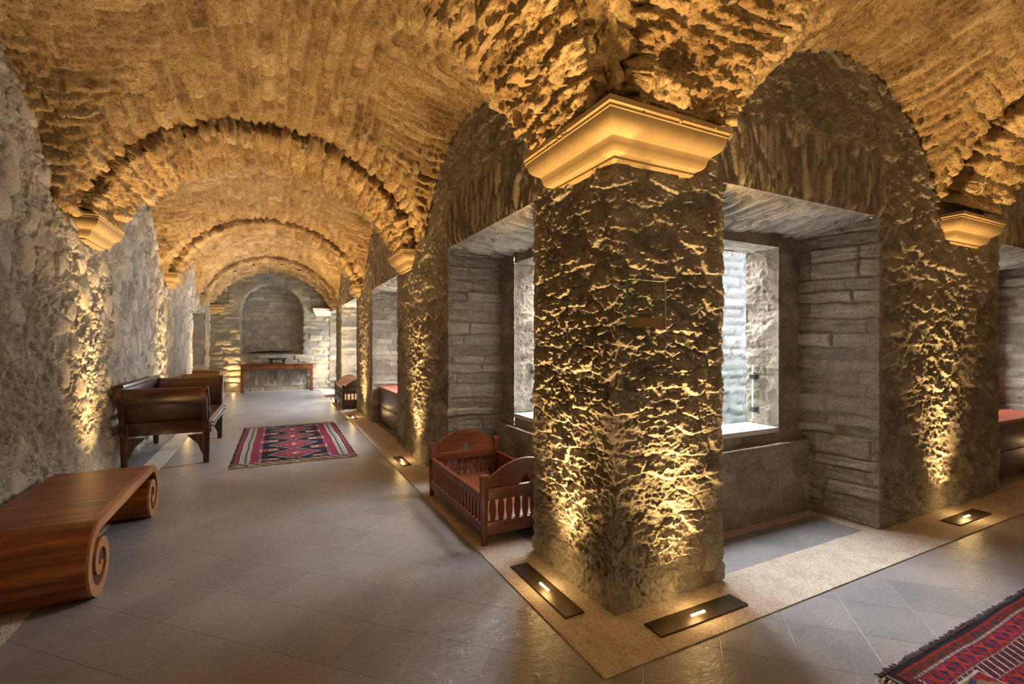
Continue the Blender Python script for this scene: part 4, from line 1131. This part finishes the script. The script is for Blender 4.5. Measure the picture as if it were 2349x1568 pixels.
def rug_one():
    W, H = 1.45, 2.98
    def fn(a, b):
        c = np.zeros(a.shape + (3,)); c[:] = BLACK
        e = np.minimum(a, W - a); left = a < W / 2
        put(c, e < .075, DRED)
        sq = (e > .015) & (e < .06) & (np.abs((b % .09) - .045) < .028); put(c, sq, PURP * .9); put(c, sq & (np.abs((b % .09) - .045) < .012) & (np.abs(e - .037) < .012), PINK)
        put(c, (e > .075) & (e < .085), WHITE)
        z = (e > .085) & (e < .195); put(c, z, WHITE * .9)
        ch = ((b + np.abs(e - .14) * .9) % .036) < .014; put(c, z & ch, BLACK); put(c, z & (np.abs(e - .14) < .006), BLACK * 2)
        put(c, (e > .195) & (e < .205), DRED)
        z = (e > .205) & (e < .275); put(c, z, RED * .85); put(c, z & ((b % .05) < .014), NAVY * .6)
        put(c, (e > .275) & (e < .282), WHITE * .8); put(c, (e > .282) & (e < .31), PURP); put(c, (e > .31) & (e < .325), RED); put(c, (e > .335) & (e < .342), DRED * .8)
        b0, b1 = .20, H - .20; n = 4; pitch = (b1 - b0) / n
        kb = ((b - b0) / pitch); kf = np.clip(np.floor(kb), 0, n - 1); db = (b - b0 - (kf + .5) * pitch) / (pitch * .5); da = (a - W / 2) / .335
        d = np.abs(da) + np.abs(db) * .92
        inb = (b > b0) & (b < b1)
        put(c, inb & (d < 1.0), WHITE * .85); put(c, inb & (d < .955), PURP * .8); put(c, inb & (d < .80), RED * .55); put(c, inb & (d < .58), PURP); put(c, inb & (d < .46), RED)
        put(c, inb & (d < .26), DRED); put(c, inb & (d < .17), PINK); put(c, inb & (np.abs(da) < .05) & (np.abs(db) < .22), WHITE); put(c, inb & (np.abs(db) < .05) & (np.abs(da) < .13), WHITE)
        mot = (vnoise(a * 55, b * 40, 61) > .66); put(c, inb & (d < .78) & mot, ORG * .8); put(c, inb & (d < .78) & (vnoise(a * 60, b * 44, 62) > .74), NAVY)
        # hooked brackets between the diamonds at both sides
        dbm = np.abs(((b - b0) / pitch + .5) % 1 - .5) * pitch
        for s_ in (-1, 1):
            x_ = (a - W / 2) * s_ - .30
            bx_ = inb & (np.abs(x_) < .125) & (dbm < .085); put(c, bx_, WHITE * .85); put(c, inb & (np.abs(x_) < .112) & (dbm < .072), RED * .6)
            put(c, inb & (np.abs(x_ + .03) < .05) & (dbm < .045), WHITE); put(c, inb & (np.abs(x_ + .03) < .035) & (dbm < .028), RED * .8); put(c, inb & (np.abs(x_ + .13) < .03) & (dbm < .085), BLACK)
        eb = np.minimum(b, H - b)
        z = eb < .14; put(c, z, DRED * 1.2); dg = ((a + eb * 1.2) % .13); put(c, z & (dg < .045), WHITE * .7); put(c, z & (dg > .085), NAVY); put(c, eb < .03, TAN * .8); put(c, (eb > .03) & (eb < .04), BLACK)
        return mottled(c * np.array((.72, .74, .70)), 5, a, b)
    x0, y0 = -.455, 6.56
    t = empty('patterned_rug', (x0 + W / 2 + .012, y0 + H / 2, 0), math.radians(-.6))
    rug_mesh('pile', W, H, .0085, fn, t)
    fringe(t, (-W / 2, -H / 2, 0), (W / 2, -H / 2, 0), (0, -1, 0), .06, 300, M_FRINGE, 1)
    fringe(t, (-W / 2, H / 2, 0), (W / 2, H / 2, 0), (0, 1, 0), .05, 200, M_FRINGE, 2)
    fringe(t, (-W / 2, -H / 2, 0), (-W / 2, H / 2, 0), (-1, 0, 0), .022, 60, M_FRINGED, 3, 'side_tuft'); fringe(t, (W / 2, -H / 2, 0), (W / 2, H / 2, 0), (1, 0, 0), .022, 60, M_FRINGED, 4, 'side_tuft')
    tag(t, 'red and black rug with four diamonds and white side bands, in the left gallery', 'rug')
rug_one()
def rug_two():
    W, H = 2.5, 1.25                    # along X, along Y
    CR = np.array((.50, .045, .035))
    def fn(a, b):
        c = np.zeros(a.shape + (3,)); c[:] = PURP * .5
        dm = np.abs((a % .30) - .15) / .13 + np.abs(((b - H / 2 + .11) % .22) - .11) / .10
        put(c, dm < .95, np.array((.20, .03, .04))); put(c, dm < .70, NAVY); put(c, dm < .45, CR * .8); put(c, dm < .2, TAN)
        e = np.minimum(np.minimum(b, H - b), a - .055)     # distance to the edges, the end has a flat-woven strip
        s_ = np.where(np.minimum(b, H - b) < a - .055, a, b)
        put(c, e < .02, BLACK * 2); put(c, (e >= .02) & (e < .065), np.array((.20, .03, .03)))
        put(c, (e >= .02) & (e < .028), CR * .7)
        put(c, (e > .03) & (e < .06) & (vnoise(a * 60, b * 60, 3) > .6), np.array((.05, .05, .06)))
        dash = (s_ % .02) < .011
        z = (e >= .065) & (e < .073); put(c, z, NAVY); put(c, z & dash, WHITE)
        def motif(lo, hi):
            z = (e >= lo) & (e < hi); put(c, z, NAVY * .7)
            mid = (lo + hi) / 2; p = (s_ % .125); q = np.abs(e - mid) / (hi - lo) * 2
            k1 = np.abs(p - .0625); x_ = (np.abs(k1 - q * .035) < .010) | (k1 < .005); put(c, z & x_, CR)
            k2 = np.abs(((s_ + .0625) % .125) - .0625); put(c, z & (k2 < .010) & (q < .7), CR * .6); put(c, z & (np.abs(k1 - .045) < .006), np.array((.30, .03, .12)))
            put(c, z & (q > .93), CR * .55)
        motif(.075, .150)
        z = (e >= .150) & (e < .157); put(c, z, DRED); put(c, z & dash, WHITE * .8)
        z = (e >= .157) & (e < .235); put(c, z, np.array((.15, .02, .035)))
        dd = ((s_ + (e - .157) * .55) % .052); put(c, z & (dd < .010), WHITE); put(c, z & (np.abs(dd - .03) < .007) & ((e * 40 % 1) < .6), NAVY)
        z = (e >= .235) & (e < .242); put(c, z, RED * .6); put(c, z & dash, WHITE * .7)
        motif(.242, .315)
        z = (e >= .315) & (e < .322); put(c, z, DRED); put(c, z & dash, TAN * 1.3)
        z = (e >= .322) & (e < .385); put(c, z, np.array((.13, .03, .02))); put(c, z & ((s_ % .03) < .012), NAVY * .8)
        z = (e >= .385) & (e < .391); put(c, z & dash, WHITE * .8)
        # tan panel near the corner
        z = (a > .17) & (a < .44) & (H - b > .17) & (H - b < .33) ; put(c, z, TAN * .85); m_ = vnoise(a * 28, b * 34, 8) > .62; put(c, z & m_, RED); put(c, z & (vnoise(a * 30, b * 36, 9) > .70), NAVY)
        bo = (np.abs(a - .175) < .004) | (np.abs(a - .435) < .004) | (np.abs(H - b - .175) < .004) | (np.abs(H - b - .325) < .004); put(c, z & bo, WHITE)
        z = a < .055; put(c, z, BLACK * 2.2); put(c, z & (np.abs(a - .03) < .006), WHITE * .6); put(c, z & (np.abs(a - .045) < .004), RED * .6)
        # rounded, frayed corner
        return mottled(c * np.array((.50, .52, .48)), 15, a, b, .4)
    x0, y1 = 2.43, 1.145
    t = empty('red_rug', (x0 + W / 2, y1 - H / 2, 0), 0)
    rug_mesh('pile', W, H, .0055, fn, t, .005)
    fringe(t, (-W / 2, H / 2, 0), (W / 2, H / 2, 0), (0, 1, 0), .03, 420, M_FRINGED, 11, 'side_tuft')
    fringe(t, (-W / 2, -H / 2, 0), (W / 2, -H / 2, 0), (0, -1, 0), .03, 200, M_FRINGED, 12, 'side_tuft')
    fringe(t, (-W / 2, -H / 2, 0), (-W / 2, H / 2, 0), (-1, 0, 0), .05, 160, M_FRINGE, 13)
    tag(t, 'crimson and navy tribal rug in the right gallery, partly out of view', 'rug')
rug_two()

# ------------------------------------------------------------------ daylight
w = bpy.data.worlds.new('sky'); SC.world = w; w.use_nodes = True
bg = w.node_tree.nodes['Background']; bg.inputs[0].default_value = (.95, .97, 1.0, 1); bg.inputs[1].default_value = 38.0
def portal(c, right, sx, sz, facing):
    l = bpy.data.lights.new('window_portal', 'AREA'); l.shape = 'RECTANGLE'; l.size = sx; l.size_y = sz; l.cycles.is_portal = True
    o = bpy.data.objects.new('window_portal', l); COL.objects.link(o); o.location = c
    o.rotation_euler = Vector(facing).to_track_quat('-Z', 'Y').to_euler()
for W in wins1: 
    P, a0, a1, z0, z1, D = W; portal(tuple(P((a0 + a1) / 2, D + .33, (z0 + z1) / 2)), None, a1 - a0, z1 - z0, (-1, 0, 0))
for W in wins2:
    P, a0, a1, z0, z1, D = W; portal(tuple(P((a0 + a1) / 2, D + .33, (z0 + z1) / 2)), None, a1 - a0, z1 - z0, (0, -1, 0))

# ------------------------------------------------------------------ camera
cam = bpy.data.cameras.new('camera'); co_ = bpy.data.objects.new('camera', cam); COL.objects.link(co_)
cam.sensor_width = 36; cam.lens = 36 * 1087 / 2349; cam.clip_start = .05; cam.clip_end = 200
co_.location = (0, 0, 1.5); co_.rotation_euler = (PI / 2, 0, -math.radians(26.8))
cam.shift_y = 0.0009
SC.camera = co_
SC.view_settings.view_transform = 'Standard'; SC.view_settings.look = 'None'; SC.view_settings.gamma = 1
SC.view_settings.exposure = 0.40
